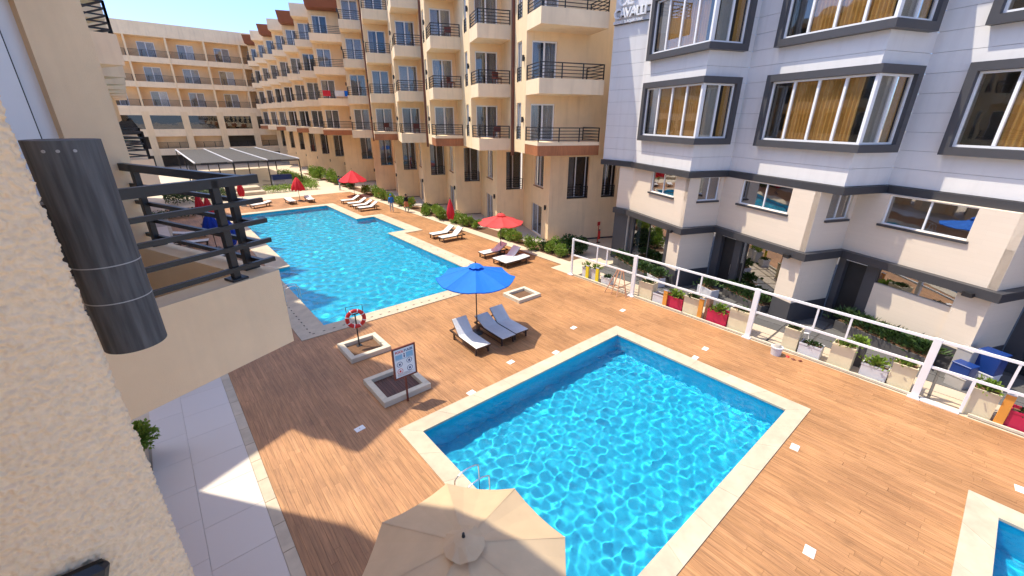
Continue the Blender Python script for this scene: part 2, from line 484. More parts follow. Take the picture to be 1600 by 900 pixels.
# ------------------------------------------------------------------ mesh helpers
class MB:
    def __init__(self):
        self.v = []; self.f = []; self.mi = []; self.mats = []
    def _m(self, mat):
        if mat not in self.mats:
            self.mats.append(mat)
        return self.mats.index(mat)
    def add(self, vs, fs, mat, T=None):
        o = len(self.v)
        if T is not None:
            vs = [tuple(T @ Vector(p)) for p in vs]
        self.v += [tuple(p) for p in vs]
        k = self._m(mat)
        for f in fs:
            self.f.append(tuple(i + o for i in f)); self.mi.append(k)
        return self
    def box(self, x0, x1, y0, y1, z0, z1, mat, T=None):
        vs = [(x0, y0, z0), (x1, y0, z0), (x1, y1, z0), (x0, y1, z0), (x0, y0, z1), (x1, y0, z1), (x1, y1, z1), (x0, y1, z1)]
        fs = [(3, 2, 1, 0), (4, 5, 6, 7), (0, 1, 5, 4), (1, 2, 6, 5), (2, 3, 7, 6), (3, 0, 4, 7)]
        return self.add(vs, fs, mat, T)
    def bbox(self, x0, x1, y0, y1, z0, z1, mat, c=0.01, T=None):
        """box with chamfered vertical and top edges"""
        c = min(c, (x1 - x0) * .45, (y1 - y0) * .45, (z1 - z0) * .45)
        def ring(i, z):
            return [(x0 + i + c, y0 + i, z), (x1 - i - c, y0 + i, z), (x1 - i, y0 + i + c, z), (x1 - i, y1 - i - c, z),
                    (x1 - i - c, y1 - i, z), (x0 + i + c, y1 - i, z), (x0 + i, y1 - i - c, z), (x0 + i, y0 + i + c, z)]
        vs = ring(0, z0) + ring(0, z1 - c) + ring(c * .9, z1)
        fs = [tuple(range(7, -1, -1)), tuple(range(16, 24))]
        for k in (0, 8):
            for i in range(8):
                j = (i + 1) % 8
                fs.append((k + i, k + j, k + 8 + j, k + 8 + i))
        return self.add(vs, fs, mat, T)
    def prism(self, poly, z0, z1, mat, T=None):
        n = len(poly)
        vs = [(x, y, z0) for x, y in poly] + [(x, y, z1) for x, y in poly]
        fs = [tuple(range(n - 1, -1, -1)), tuple(range(n, 2 * n))] + [(i, (i + 1) % n, n + (i + 1) % n, n + i) for i in range(n)]
        return self.add(vs, fs, mat, T)
    def tube(self, p, q, r, mat, n=8, r2=None, T=None, caps=True):
        p = Vector(p); q = Vector(q); d = (q - p)
        if d.length < 1e-6:
            return self
        d.normalize()
        a = d.orthogonal().normalized(); b = d.cross(a)
        r2 = r if r2 is None else r2
        vs = [p + (a * math.cos(2 * PI * i / n) + b * math.sin(2 * PI * i / n)) * r for i in range(n)]
        vs += [q + (a * math.cos(2 * PI * i / n) + b * math.sin(2 * PI * i / n)) * r2 for i in range(n)]
        fs = [(i, (i + 1) % n, n + (i + 1) % n, n + i) for i in range(n)]
        if caps:
            fs += [tuple(range(n - 1, -1, -1)), tuple(range(n, 2 * n))]
        return self.add(vs, fs, mat, T)
    def path(self, pts, r, mat, n=8, T=None):
        for a, b in zip(pts[:-1], pts[1:]):
            self.tube(a, b, r, mat, n, T=T)
        return self
    def bar(self, p, q, w, h, mat, T=None):
        """rectangular bar from p to q, h is upright size"""
        p = Vector(p); q = Vector(q); d = (q - p).normalized()
        up = Vector((0, 0, 1)) if abs(d.z) < 0.95 else Vector((1, 0, 0))
        s = d.cross(up).normalized(); t = s.cross(d)
        vs = []
        for c in (p, q):
            for a, b in ((-1, -1), (1, -1), (1, 1), (-1, 1)):
                vs.append(c + s * (a * w / 2) + t * (b * h / 2))
        fs = [(3, 2, 1, 0), (4, 5, 6, 7), (0, 1, 5, 4), (1, 2, 6, 5), (2, 3, 7, 6), (3, 0, 4, 7)]
        return self.add(vs, fs, mat, T)
    def wall(self, x0, x1, z0, z1, t, holes, mat, T=None, y=0.0):
        """upright panel, outer face at y, inner at y - t, rectangular holes (x0, x1, z0, z1) with reveals"""
        xs = sorted({x0, x1} | {min(max(h[i], x0), x1) for h in holes for i in (0, 1)})
        zs = sorted({z0, z1} | {min(max(h[i], z0), z1) for h in holes for i in (2, 3)})
        nx, nz = len(xs) - 1, len(zs) - 1
        def solid(i, j):
            if i < 0 or j < 0 or i >= nx or j >= nz:
                return False
            cx, cz = (xs[i] + xs[i + 1]) / 2, (zs[j] + zs[j + 1]) / 2
            return not any(h[0] < cx < h[1] and h[2] < cz < h[3] for h in holes)
        vs, fs = [], []
        def quad(*p):
            o = len(vs); vs.extend(p); fs.append((o, o + 1, o + 2, o + 3))
        for i in range(nx):
            for j in range(nz):
                if not solid(i, j):
                    continue
                a, b, c, d = xs[i], xs[i + 1], zs[j], zs[j + 1]
                quad((b, y, c), (a, y, c), (a, y, d), (b, y, d))
                quad((a, y - t, c), (b, y - t, c), (b, y - t, d), (a, y - t, d))
                if not solid(i - 1, j): quad((a, y, c), (a, y - t, c), (a, y - t, d), (a, y, d))
                if not solid(i + 1, j): quad((b, y - t, c), (b, y, c), (b, y, d), (b, y - t, d))
                if not solid(i, j - 1): quad((a, y, c), (b, y, c), (b, y - t, c), (a, y - t, c))
                if not solid(i, j + 1): quad((a, y - t, d), (b, y - t, d), (b, y, d), (a, y, d))
        return self.add(vs, fs, mat, T)
    def mesh(self, name, smooth=False):
        me = bpy.data.meshes.new(name)
        me.from_pydata(self.v, [], self.f)
        for m in self.mats:
            me.materials.append(M[m] if isinstance(m, str) else m)
        if len(self.mats) > 1:
            me.polygons.foreach_set('material_index', self.mi)
        if smooth:
            me.polygons.foreach_set('use_smooth', [True] * len(self.f))
        me.update()
        return me

WM = {}
I4 = Matrix.Identity(4)
def link(o, parent=None, W=I4):
    COL.objects.link(o)
    WM[o.name] = W.copy()
    if parent is not None:
        o.parent = parent
        o.matrix_basis = WM[parent.name].inverted() @ W
    else:
        o.matrix_basis = W
    return o
def tag(o, label=None, cat=None, group=None, kind=None):
    if label: o['label'] = label
    if cat: o['category'] = cat
    if group: o['group'] = group
    if kind: o['kind'] = kind
    return o
def empty(name, label=None, cat=None, W=I4, group=None, kind=None):
    o = bpy.data.objects.new(name, None)
    o.empty_display_size = 0.2
    link(o, None, W)
    return tag(o, label, cat, group, kind)
def part(name, mb, parent, W=None, smooth=False):
    """mb: MB in the parent's own axes when W is None, or a mesh placed at world matrix W"""
    me = mb.mesh(name, smooth) if isinstance(mb, MB) else mb
    o = bpy.data.objects.new(name, me)
    return link(o, parent, WM[parent.name] if W is None else W)
def single(name, mb, label=None, cat=None, W=I4, group=None, kind=None, smooth=False):
    me = mb.mesh(name, smooth) if isinstance(mb, MB) else mb
    o = bpy.data.objects.new(name, me)
    link(o, None, W)
    return tag(o, label, cat, group, kind)
def copy_tree(o, W):
    c = o.copy()
    link(c, None, W)
    for ch in list(o.children):
        k = ch.copy()
        link(k, c, W @ WM[o.name].inverted() @ WM[ch.name])
        for g in list(ch.children):
            l = g.copy()
            link(l, k, W @ WM[o.name].inverted() @ WM[g.name])
    return c
def Tr(x, y, z=0.0, rz=0.0):
    return Matrix.Translation((x, y, z)) @ Matrix.Rotation(rz, 4, 'Z')
CACHE = {}
def cached(key, fn):
    if key not in CACHE:
        CACHE[key] = fn()
    return CACHE[key]
def sheet(x0, x1, y0, y1, holes, z, mat):
    mb = MB()
    xs = sorted({x0, x1} | {min(max(h[i], x0), x1) for h in holes for i in (0, 1)})
    ys = sorted({y0, y1} | {min(max(h[i], y0), y1) for h in holes for i in (2, 3)})
    for i in range(len(xs) - 1):
        for j in range(len(ys) - 1):
            cx, cy = (xs[i] + xs[i + 1]) / 2, (ys[j] + ys[j + 1]) / 2
            if any(h[0] < cx < h[1] and h[2] < cy < h[3] for h in holes):
                continue
            mb.add([(xs[i], ys[j], z), (xs[i + 1], ys[j], z), (xs[i + 1], ys[j + 1], z), (xs[i], ys[j + 1], z)], [(0, 1, 2, 3)], mat)
    return mb

# ------------------------------------------------------------------ ground, paths, deck
P1_IN = [(4.3, 17.6), (13.4, 17.6), (13.4, 30.7), (15.0, 30.7), (15.0, 37.1), (13.4, 37.1), (13.4, 45.1), (5.3, 45.1), (5.3, 27.0), (4.3, 27.0)]
P1_OUT = [(3.2, 16.78), (14.4, 16.78), (14.4, 29.9), (16.0, 29.9), (16.0, 37.75), (14.25, 37.75), (14.25, 45.9), (4.2, 45.9), (4.2, 27.9), (3.2, 27.9)]
P2_IN = [(4.3, 2.55), (13.56, 2.55), (13.56, 9.0), (4.3, 9.0)]
P2_OUT = [(3.82, 2.09), (14.17, 2.09), (14.17, 9.5), (3.82, 9.5)]
P3_IN = [(4.5, -9.0), (13.05, -9.0), (13.05, -1.95), (4.5, -1.95)]
P3_OUT = [(3.95, -9.6), (13.6, -9.6), (13.6, -1.45), (3.95, -1.45)]
POOL_HOLES = [(4.1, 13.6, 17.4, 30.5), (5.1, 13.6, 27.2, 45.3), (13.3, 15.2, 30.5, 37.3), (4.1, 13.76, 2.35, 9.2), (4.3, 13.25, -9.2, -1.75)]
single('ground', sheet(-600, 700, -500, 800, POOL_HOLES, -0.035, 'ground'), kind='structure')
single('paving', sheet(17.46, 26.0, 15.0, 96.0, [(17.0, 18.5, 16.9, 52.4)], -0.012, 'paving'), kind='structure')
single('terrace_paving', sheet(-6.0, 17.46, 52.55, 97.0, [], -0.012, 'paving'), kind='structure')
single('side_paving', sheet(-6.0, -1.66, 14.0, 52.5, [], -0.012, 'paving'), kind='structure')
single('planting_soil', sheet(19.3, 20.6, 17.0, 75.0, [], 0.004, 'soil'), kind='structure')

# grey tiled walk beside the near building: every tile its own slab
walk = empty('walkway', kind='structure')
part('bedding', sheet(-1.66, 0.3, -2.0, 52.0, [], -0.02, 'concrete'), walk)
def tile_mesh(w, l, h, mat):
    return cached(('tile', w, l, h, mat), lambda: MB().bbox(0, w, 0, l, 0, h, mat, 0.004).mesh('tile'))
yy = -1.5
while yy < 44:
    for cx, w in ((-1.657, 0.782), (-0.870, 1.168)):
        part('tile', tile_mesh(w, 1.195, 0.02, 'greytile'), walk, Tr(cx, yy + (0.35 if cx < -1 else 0), -0.012))
    yy += 1.2
yy = -2.0
ks = cached('kerbstone', lambda: MB().bbox(0, 0.235, 0, 0.79, 0, 0.03, 'coping', 0.005).mesh('kerb_stone'))
kerb = empty('kerb_strip', kind='structure')
while yy < 52:
    part('kerb_stone', ks, kerb, Tr(0.303, yy, -0.014))
    yy += 0.8

# timber deck: boards along the courtyard, the nearest three hundred as boards of their own
deck = empty('deck', kind='structure')
part('deck_base', sheet(0.54, 18.5, -9.5, 52.5, POOL_HOLES + [(17.46, 18.6, -9.6, 16.9)], -0.026, 'soil'), deck)
def inset(poly, d):
    xs = [p[0] for p in poly]; ys = [p[1] for p in poly]
    return (min(xs) + d, max(xs) - d, min(ys) + d, max(ys) - d)
DECK_HOLES = [inset(P2_OUT, .15), inset(P3_OUT, .15), (3.35, 14.25, 16.93, 27.75), (4.35, 14.25, 27.7, 30.05), (4.35, 15.85, 30.05, 37.6), (4.35, 14.1, 37.6, 45.75), (17.46, 18.7, -9.9, 16.9)]
PW = 0.143
boards = []
xi = 0.545
while xi + PW < 18.5:
    spans = [(-9.4, 52.4)]
    for h in DECK_HOLES:
        if h[0] < xi + PW * .5 < h[1]:
            ns = []
            for a, b in spans:
                if h[3] <= a or h[2] >= b:
                    ns.append((a, b)); continue
                if a < h[2]: ns.append((a, h[2]))
                if b > h[3]: ns.append((h[3], b))
            spans = ns
    for a, b in spans:
        y = a - random.uniform(0, 1.6)
        while y < b:
            l = random.choice((1.2, 1.5, 1.8, 2.1, 2.4))
            y0, y1 = max(a, y), min(b, y + l)
            if y1 - y0 > 0.1:
                boards.append((xi, y0, y1 - 0.004))
            y += l
    xi += PW + 0.0045
def seen(x, y):
    d = Vector((x, y, -CAM_H)); w = d.dot(_f)
    if w <= 0.3: return False
    return abs(d.dot(_r2) / w) < 1.22 and -0.70 < d.dot(_u2) / w < 0.69
def bsize(b):
    x, y = b[0] + PW / 2, (b[1] + b[2]) / 2
    d = Vector((x, y, -CAM_H))
    return (b[2] - b[1]) / d.length ** 2 * CAM_H / d.length
def hidden(x, y):   # under the big sunshade or the balcony next door
    return (x - 2.9) ** 2 + (y - 4.6) ** 2 < 1.2
order = sorted([b for b in boards if seen(b[0], (b[1] + b[2]) / 2) and not hidden(b[0], (b[1] + b[2]) / 2)], key=bsize, reverse=True)
near = set(order[:300])
def board_mesh(l):
    return cached(('board', round(l, 2)), lambda: MB().box(0, PW, 0, round(l, 2), -0.022, 0, 'deck').mesh('plank'))
rest = MB()
for b in boards:
    dz = random.uniform(-0.0012, 0.0012)
    if b in near:
        part('plank', board_mesh(b[2] - b[1]), deck, Tr(b[0], b[1], dz))
    else:
        rest.box(b[0], b[0] + PW, b[1], b[2], -0.022, dz, 'deck')
tag(part('planks', rest, deck), kind='stuff')

# ------------------------------------------------------------------ pools
SW = []
for i in range(34):
    lam = random.uniform(0.20, 0.44); a = random.uniform(0, 2 * PI); k = 2 * PI / lam
    SW.append((k * math.cos(a), k * math.sin(a), random.uniform(0, 2 * PI), 0.0058 * (lam / 0.32) ** 2 / math.sqrt(34)))
SW2 = []
for i in range(34):
    lam = random.uniform(0.34, 0.80); a = random.uniform(0, 2 * PI); k = 2 * PI / lam
    SW2.append((k * math.cos(a), k * math.sin(a), random.uniform(0, 2 * PI), 0.0110 * (lam / 0.57) ** 2 / math.sqrt(34)))
def wave(X, Y, sw):
    Z = np.zeros_like(X)
    for kx, ky, p, A in sw:
        Z += A * np.sin(kx * X + ky * Y + p)
    return Z
def water_mesh(rects, step, z):
    x0 = min(r[0] for r in rects); x1 = max(r[1] for r in rects)
    y0 = min(r[2] for r in rects); y1 = max(r[3] for r in rects)
    nx = int((x1 - x0) / step) + 2; ny = int((y1 - y0) / step) + 2
    gx = x0 - step * .5 + step * np.arange(nx + 1); gy = y0 - step * .5 + step * np.arange(ny + 1)
    X, Y = np.meshgrid(gx, gy)
    cx, cy = np.meshgrid((gx[:-1] + gx[1:]) / 2, (gy[:-1] + gy[1:]) / 2)
    keep = np.zeros(cx.shape, bool)
    for r in rects:
        keep |= (cx > r[0] - .05) & (cx < r[1] + .05) & (cy > r[2] - .05) & (cy < r[3] + .05)
    j, i = np.nonzero(keep)
    a = j * (nx + 1) + i
    F = np.stack([a, a + 1, a + nx + 2, a + nx + 1], 1)
    used = np.unique(F); remap = -np.ones(X.size, int); remap[used] = np.arange(len(used))
    V = np.stack([X.ravel(), Y.ravel(), (z + wave(X, Y, SW2 if y1 > 20 else SW)).ravel()], 1)[used]
    F = remap[F]
    me = bpy.data.meshes.new('water')
    me.vertices.add(len(V)); me.vertices.foreach_set('co', V.ravel())
    me.loops.add(F.size); me.loops.foreach_set('vertex_index', F.ravel().astype(np.int32))
    me.polygons.add(len(F)); me.polygons.foreach_set('loop_start', (np.arange(len(F)) * 4).astype(np.int32))
    me.update(calc_edges=True)
    me.polygons.foreach_set('use_smooth', [True] * len(F))
    me.materials.append(M['water'])
    return me
def pool(label, pin, pout, rects, step, depth=1.35):
    root = empty('swimming_pool', label, 'pool', Tr(pin[0][0], pin[0][1], 0), 'tiled pools of the courtyard')
    n = len(pin)
    mb = MB()
    mb.add([(x, y, -0.002) for x, y in pin] + [(x, y, -depth) for x, y in pin], [((i + 1) % n, i, n + i, n + (i + 1) % n) for i in range(n)], 'pool_floor')
    for r in rects:
        mb.add([(r[0], r[2], -depth), (r[1], r[2], -depth), (r[1], r[3], -depth), (r[0], r[3], -depth)], [(0, 1, 2, 3)], 'pool_floor')
    b = part('basin', mb, root, I4)
    b.cycles.is_caustics_receiver = True
    cop = part('coping', MB().add([p for i in range(n) for p in ((pin[i][0], pin[i][1], -0.012), (pout[i][0], pout[i][1], -0.012))],
                                  [(2 * i, 2 * i + 1, 2 * ((i + 1) % n) + 1, 2 * ((i + 1) % n)) for i in range(n)], 'joint'), root, I4)
    def lip(i):
        dx = pout[i][0] - pin[i][0]; dy = pout[i][1] - pin[i][1]
        return Vector((pin[i][0] - 0.03 * (1 if dx > 0 else -1), pin[i][1] - 0.03 * (1 if dy > 0 else -1)))
    for i in range(n):
        j = (i + 1) % n
        a0, a1 = lip(i), lip(j); b0, b1 = Vector(pout[i]), Vector(pout[j])
        L_ = (a1 - a0).length
        m_ = max(1, round(L_ / 1.15)); g = 0.0025 / L_
        for k in range(m_):
            t0, t1 = k / m_ + (g if k else g), (k + 1) / m_ - g
            q_ = [a0.lerp(a1, t0), b0.lerp(b1, t0), b0.lerp(b1, t1), a0.lerp(a1, t1)]
            dz = random.uniform(-0.0015, 0.0015)
            V = [(p.x, p.y, -0.03) for p in q_] + [(p.x, p.y, 0.034 + dz) for p in q_]
            part('coping_stone', MB().add(V, [(0, 1, 2, 3), (7, 6, 5, 4), (4, 5, 1, 0), (5, 6, 2, 1), (6, 7, 3, 2), (7, 4, 0, 3)], 'coping'), cop, I4)
    w = part('water', water_mesh(rects, step, -0.11), root, I4)
    w.cycles.is_caustics_caster = True
    return root
p1 = pool('long blue pool with a side niche running towards the far building', P1_IN, P1_OUT, [(4.3, 13.4, 17.6, 27.0), (5.3, 13.4, 27.0, 45.1), (13.4, 15.0, 30.7, 37.1)], 0.05)
p2 = pool('rectangular blue pool beside the sand coloured sunshade and white fence', P2_IN, P2_OUT, [(4.3, 13.56, 2.55, 9.0)], 0.025)
p3 = pool('small blue pool cut off by the corner of the deck', P3_IN, P3_OUT, [(4.5, 13.05, -9.0, -1.95)], 0.045)
# overflow slots along the long pool's near and side edge
slot = cached('slot', lambda: MB().box(-0.05, 0.05, -0.025, 0.025, 0, 0.003, 'drain').mesh('drain_slot'))
for i in range(24):
    part('drain_slot', slot, p1, Tr(3.75 + 0.42 * i, 17.1, 0.0365, R_(random.uniform(-4, 4))))
for i in range(22):
    part('drain_slot', slot, p1, Tr(3.66, 17.3 + 0.40 * i, 0.0365, R_(90)))
for i in range(12):
    part('drain_slot', slot, p1, Tr(14.0, 17.6 + 0.95 * i, 0.0365, R_(90)))
def ladder(label, x, y, rz):
    W = Tr(x, y, 0.036, rz) @ Matrix.Scale(0.85, 4)
    root = empty('pool_ladder', label, 'ladder', W, 'pool ladders')
    for s in (-0.25, 0.25):
        pts = [(-0.32, s, 0)] + [(-0.32 + 0.42 * (1 - math.cos(t)) , s, 0.62 + 0.2 * math.sin(t)) for t in np.linspace(0, PI * .86, 8)] + [(0.5, s, 0.3), (0.5, s, -1.0)]
        part('handrail', MB().path(pts, 0.021, 'steel', 12), root)
        part('flange', MB().tube((-0.32, s, 0), (-0.32, s, 0.02), 0.05, 'steel', 14), root)
    for k in range(3):
        part('step', MB().box(0.46, 0.54, -0.25, 0.25, -0.35 - 0.27 * k, -0.32 - 0.27 * k, 'steel'), root)
    return root
ladder('steel ladder on the pool edge behind the sand coloured sunshade', 4.05, 6.2, 0.0)
ladder('steel ladder at the side of the long pool by the balcony parapet', 4.02, 21.6, 0.0)

# ------------------------------------------------------------------ building kit
TH = R_(22.5)
def bay_matrix(x, y, mirror=False):
    W = Matrix.Translation((x, y, 0))
    if mirror:
        W = W @ Matrix.Diagonal((-1, 1, 1, 1))
    return W @ Matrix.Rotation(-TH, 4, 'Z')
def T_frame(p, q):    # wall facing -q; x runs back towards -p
    return Matrix(((-1, 0, 0, p), (0, -1, 0, q), (0, 0, 1, 0), (0, 0, 0, 1)))
def S_frame(p, q):    # wall facing -p; x runs along +q
    return Matrix(((0, -1, 0, p), (1, 0, 0, q), (0, 0, 1, 0), (0, 0, 0, 1)))
def frame_mesh(w, h, n, fw=0.06, d=0.07, mat='upvc'):
    def mk():
        m = MB()
        m.box(0, w, -d, 0, 0, fw, mat); m.box(0, w, -d, 0, h - fw, h, mat)
        m.box(0, fw, -d, 0, fw, h - fw, mat); m.box(w - fw, w, -d, 0, fw, h - fw, mat)
        for k in range(1, n):
            x = w * k / n
            m.box(x - fw * .6, x + fw * .6, -d, 0.004, fw, h - fw, mat)
        return m.mesh('window_frame')
    return cached(('fr', w, h, n, fw, d, mat), mk)
def pane_mesh(w, h, mat):
    return cached(('pane', round(w, 3), round(h, 3), mat), lambda: MB().box(0, w, -0.012, 0, 0, h, mat).mesh('pane'))
def curtain_mesh(w, h, mat, amp=0.035, folds=7):
    def mk():
        n = int(folds * 8 * max(0.4, w))
        vs = []; fs = []
        for i in range(n + 1):
            t = i / n
            y = amp * math.sin(2 * PI * folds * w * t + 1.3 * math.sin(9 * t))
            vs += [(w * t, y, 0), (w * t, y * .75, h)]
        for i in range(n):
            fs.append((2 * i, 2 * i + 2, 2 * i + 3, 2 * i + 1))
        m = MB().add(vs, fs, mat)
        return m.mesh('curtain', True)
    return cached(('cur', round(w, 2), round(h, 2), mat, amp, folds), mk)
def window(name, parent, W, w, h, n, gl='glass', curtains=(), fw=0.06, fmat='upvc', depth=0.16):
    """W: frame of the opening's lower corner, x along the wall, y outward"""
    f = part(name, frame_mesh(w, h, n, fw, 0.07, fmat), parent, W)
    pw = w / n
    for k in range(n):
        a = fw if k == 0 else fw * .6
        b = fw if k == n - 1 else fw * .6
        part('pane', pane_mesh(pw - a - b, h - 2 * fw, gl), f, W @ Matrix.Translation((k * pw + a, -0.03, fw)))
    for (a, b, mat) in curtains:
        part('curtain', curtain_mesh((b - a) * w, h - 0.05, mat), f, W @ Matrix.Translation((a * w, -depth, 0.02)))
    return f
def rail_mesh(segs, h=0.84, bars=5, key=None, post_r=0.028):
    """railing along polyline segments [(p,q),(p,q)...] with square posts and level bars"""
    m = MB()
    for (a, b) in zip(segs[:-1], segs[1:]):
        a = Vector((*a, 0)); b = Vector((*b, 0)); L = (b - a).length
        k = max(1, round(L / 1.5))
        for i in range(k + 1):
            c = a.lerp(b, i / k)
            m.box(c.x - post_r, c.x + post_r, c.y - post_r, c.y + post_r, 0, h, 'metal')
        for j in range(bars):
            z = h - 0.02 - j * (h - 0.12) / (bars - 1)
            m.bar(a + Vector((0, 0, z)), b + Vector((0, 0, z)), 0.04, 0.055 if j == 0 else 0.038, 'metal')
    return m
LEV = [(6.3, 7.1), (9.8, 10.62), (13.3, 14.12), (16.85, 17.65)]
ROOF = 20.3
def sawtooth(label, name, ys, x, mirror, wide0, wT0, detail, roof_top):
    root = empty(name, label, 'building', Tr(x, ys[0], 0))
    rr = random.Random(5 if mirror else 3)
    for k, y in enumerate(ys):
        W = bay_matrix(x, y, mirror)
        wT = wT0 if k == 0 else (ys[k] - ys[k - 1]) * math.sin(TH)
        sl = ((ys[k + 1] - y) if k + 1 < len(ys) else 5.95) * math.cos(TH)
        wTw = wide0 if k == 0 else wT
        wood = k % 2 == 0
        LV = LEV[:3] if (k == 0 and not mirror) else LEV
        RF = 16.9 if (k == 0 and not mirror) else ROOF
        wall = MB()
        tf = T_frame(wTw, 2.3); sf = S_frame(0, 2.3)
        holesT, holesS = [], []
        for zb, zt in LV:
            holesT.append((wTw - 2.02, wTw - 0.36, zt - 0.03, zt + 2.22))
            if k == 0 and wide0 > 6: holesT.append((wTw - 7.0, wTw - 6.2, zt - 0.03, zt + 2.3))
            holesS.append((0.85, 1.75, zt + 0.02, zt + 2.3))
        wall.wall(0, wTw, 6.3, RF, 0.22, holesT, 'cream', tf)
        wall.wall(0.012, sl, 6.3, RF, 0.22, holesS, 'cream', sf, y=0.002)
        # lower two storeys, set back under the upper ones
        tg = T_frame(2.0 + wTw, 2.55); sg = S_frame(2.0, 2.55)
        if k == 0 and wide0 > 6:
            hT = [(wTw - 3.0, wTw - 1.35, 3.1, 6.0), (wTw - 5.2, wTw - 4.1, 3.1, 6.0)]
        else:
            hT = [(0.08, min(1.5, wTw - .5), 3.05, 6.0)]
        hS = [(1.25, 3.1, 3.75, 6.0), (1.35, 3.5, 0.06, 2.35)]
        wall.wall(0, wTw, 0, 6.3, 0.22, hT, 'cream', tg)
        wall.wall(0.012, sl, 0, 6.3, 0.22, hS, 'cream', sg, y=0.002)
        # slabs: soffit over the lower storeys, dim rooms behind the openings, roof
        wall.box(0.004, 8.5, 2.302, 2.3 + sl - 0.002, 6.3, 6.45, 'cream')
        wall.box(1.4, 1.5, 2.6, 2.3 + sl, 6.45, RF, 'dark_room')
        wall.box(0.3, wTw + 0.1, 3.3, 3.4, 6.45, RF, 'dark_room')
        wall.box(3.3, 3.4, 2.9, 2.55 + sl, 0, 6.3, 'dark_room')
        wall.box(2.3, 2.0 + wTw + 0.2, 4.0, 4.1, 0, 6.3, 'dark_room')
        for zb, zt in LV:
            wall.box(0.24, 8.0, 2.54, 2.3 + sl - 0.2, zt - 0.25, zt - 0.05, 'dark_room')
        wall.box(0.1, 8.5, 2.4, 2.3 + sl - 0.002, RF - 0.1, RF + 0.1, 'cream')
        part('wall', wall, root, W)
        if detail:
            # terrace in the ground floor niche
            part('terrace', MB().box(0.4, 2.0, 2.7, 2.5 + sl, -0.01, 0.05, 'concrete'), root, W)
            part('corner_strip', MB().box(1.985, 2.2, 2.535, 2.75, 0.0, 6.29, 'cream'), root, W)
        # roof edge: brown eaves over every second bay
        rf = MB()
        if mirror:
            rf.box(0, wTw, 0.0, 2.3, RF - 0.4, roof_top, 'cream_pale_skylit')
            rf.box(0.0, 0.3, 2.3, 2.3 + sl, RF - 0.4, roof_top, 'cream_pale_skylit')
        elif wood:
            a = [(0.0, 0.35), (wT, 0.35), (wT, 2.4), (0.0, 2.4)]
            b = [(-0.12, -0.2), (wT + 0.05, -0.2), (wT + 0.05, 2.4), (-0.12, 2.4)]
            rt = roof_top - (ROOF - RF)
            rf.add([(p, q, RF + 0.1) for p, q in a] + [(p, q, rt + .1) for p, q in b], [(3, 2, 1, 0), (4, 5, 6, 7), (0, 1, 5, 4), (1, 2, 6, 5), (2, 3, 7, 6), (3, 0, 4, 7)], 'canopy_brown')
            rf.box(0.0, 0.3, 2.402, 2.3 + sl, RF + .102, roof_top - (ROOF - RF) - .3, 'cream_pale_skylit')
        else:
            rf.box(0.0, wT, 0.0, 2.4, RF - 0.1, roof_top, 'cream_pale_skylit')
            rf.box(0.0, 0.3, 2.402, 2.3 + sl, RF + .102, roof_top - (ROOF - RF) - .3, 'cream_pale_skylit')
        part('roof_edge', rf, root, W)
        for li, (zb, zt) in enumerate(LV):
            key = ('balc', round(wT, 2), li == 0, wood, k == 0 and mirror)
            def mk():
                m = MB()
                if li == 0 and wood and not mirror:
                    m.box(0.0, wT, 0.0, 2.298, zt - zb - 0.2, zt - zb, 'cream_pale_skylit')
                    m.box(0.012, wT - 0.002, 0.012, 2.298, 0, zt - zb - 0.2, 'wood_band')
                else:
                    m.box(0.0, wT, 0.0, 2.298, 0, zt - zb, 'cream_pale_skylit')
                return m.mesh('balcony')
            e = -0.28 if (not wood and not mirror) else 0.0
            Wb = W @ Matrix.Translation((0, 0, zb))
            bal = part('balcony', cached(key, mk), root, Wb)
            pts = [(0.07, 2.28), (0.07, 0.07), (wT - 0.05, 0.07)]
            if k == 0: pts.append((wT - 0.05, 2.28))
            part('railing', cached(('rail', round(wT, 2), k == 0), lambda: rail_mesh(pts).mesh('railing')), bal, W @ Matrix.Translation((0, 0, zt)))
            if mirror and k > 3:
                continue
            # sliding door on the balcony
            ch = rr.random()
            cm = 'pale_curtain' if ch < .45 else 'grey_curtain'
            cur = [(0.02, 0.46, cm), (0.6, 0.98, cm)] if ch < .7 else ([(0.05, 0.95, 'pale_curtain')] if ch < .85 else [(0.7, 0.98, 'grey_curtain')])
            Wd = W @ tf @ Matrix.Translation((wTw - 2.02, -0.1, zt - 0.03))
            window('sliding_door', root, Wd, 1.66, 2.25, 2, 'glass', cur, 0.09)
            if k == 0 and wide0 > 6:
                window('window', root, W @ tf @ Matrix.Translation((wTw - 7.0, -0.1, zt - 0.03)), 0.8, 2.33, 1, 'glass', [(0.1, 0.9, 'grey_curtain')])
            # narrow side window with its own guard rail, and a wall lamp
            Ws = W @ sf @ Matrix.Translation((0.85, -0.08, zt + 0.02))
            sw = window('window', root, Ws, 0.9, 2.28, 2, 'glass', [(0.05, 0.95, 'pale_curtain')])
            part('guard_rail', cached('guard', lambda: rail_mesh([(0.02, 0.06), (0.88, 0.06)], 0.82, 5).mesh('guard_rail')), sw, Ws)
            if detail and k < 7:
                part('wall_lamp', cached('wl', lambda: MB().tube((0, 0.09, 0), (0, 0.09, 0.34), 0.07, 'metal', 10).box(-0.03, 0.03, 0, 0.03, 0.1, 0.24, 'metal').mesh('wall_lamp')), root, W @ sf @ Matrix.Translation((0.33, 0.004, zt + 1.1)))
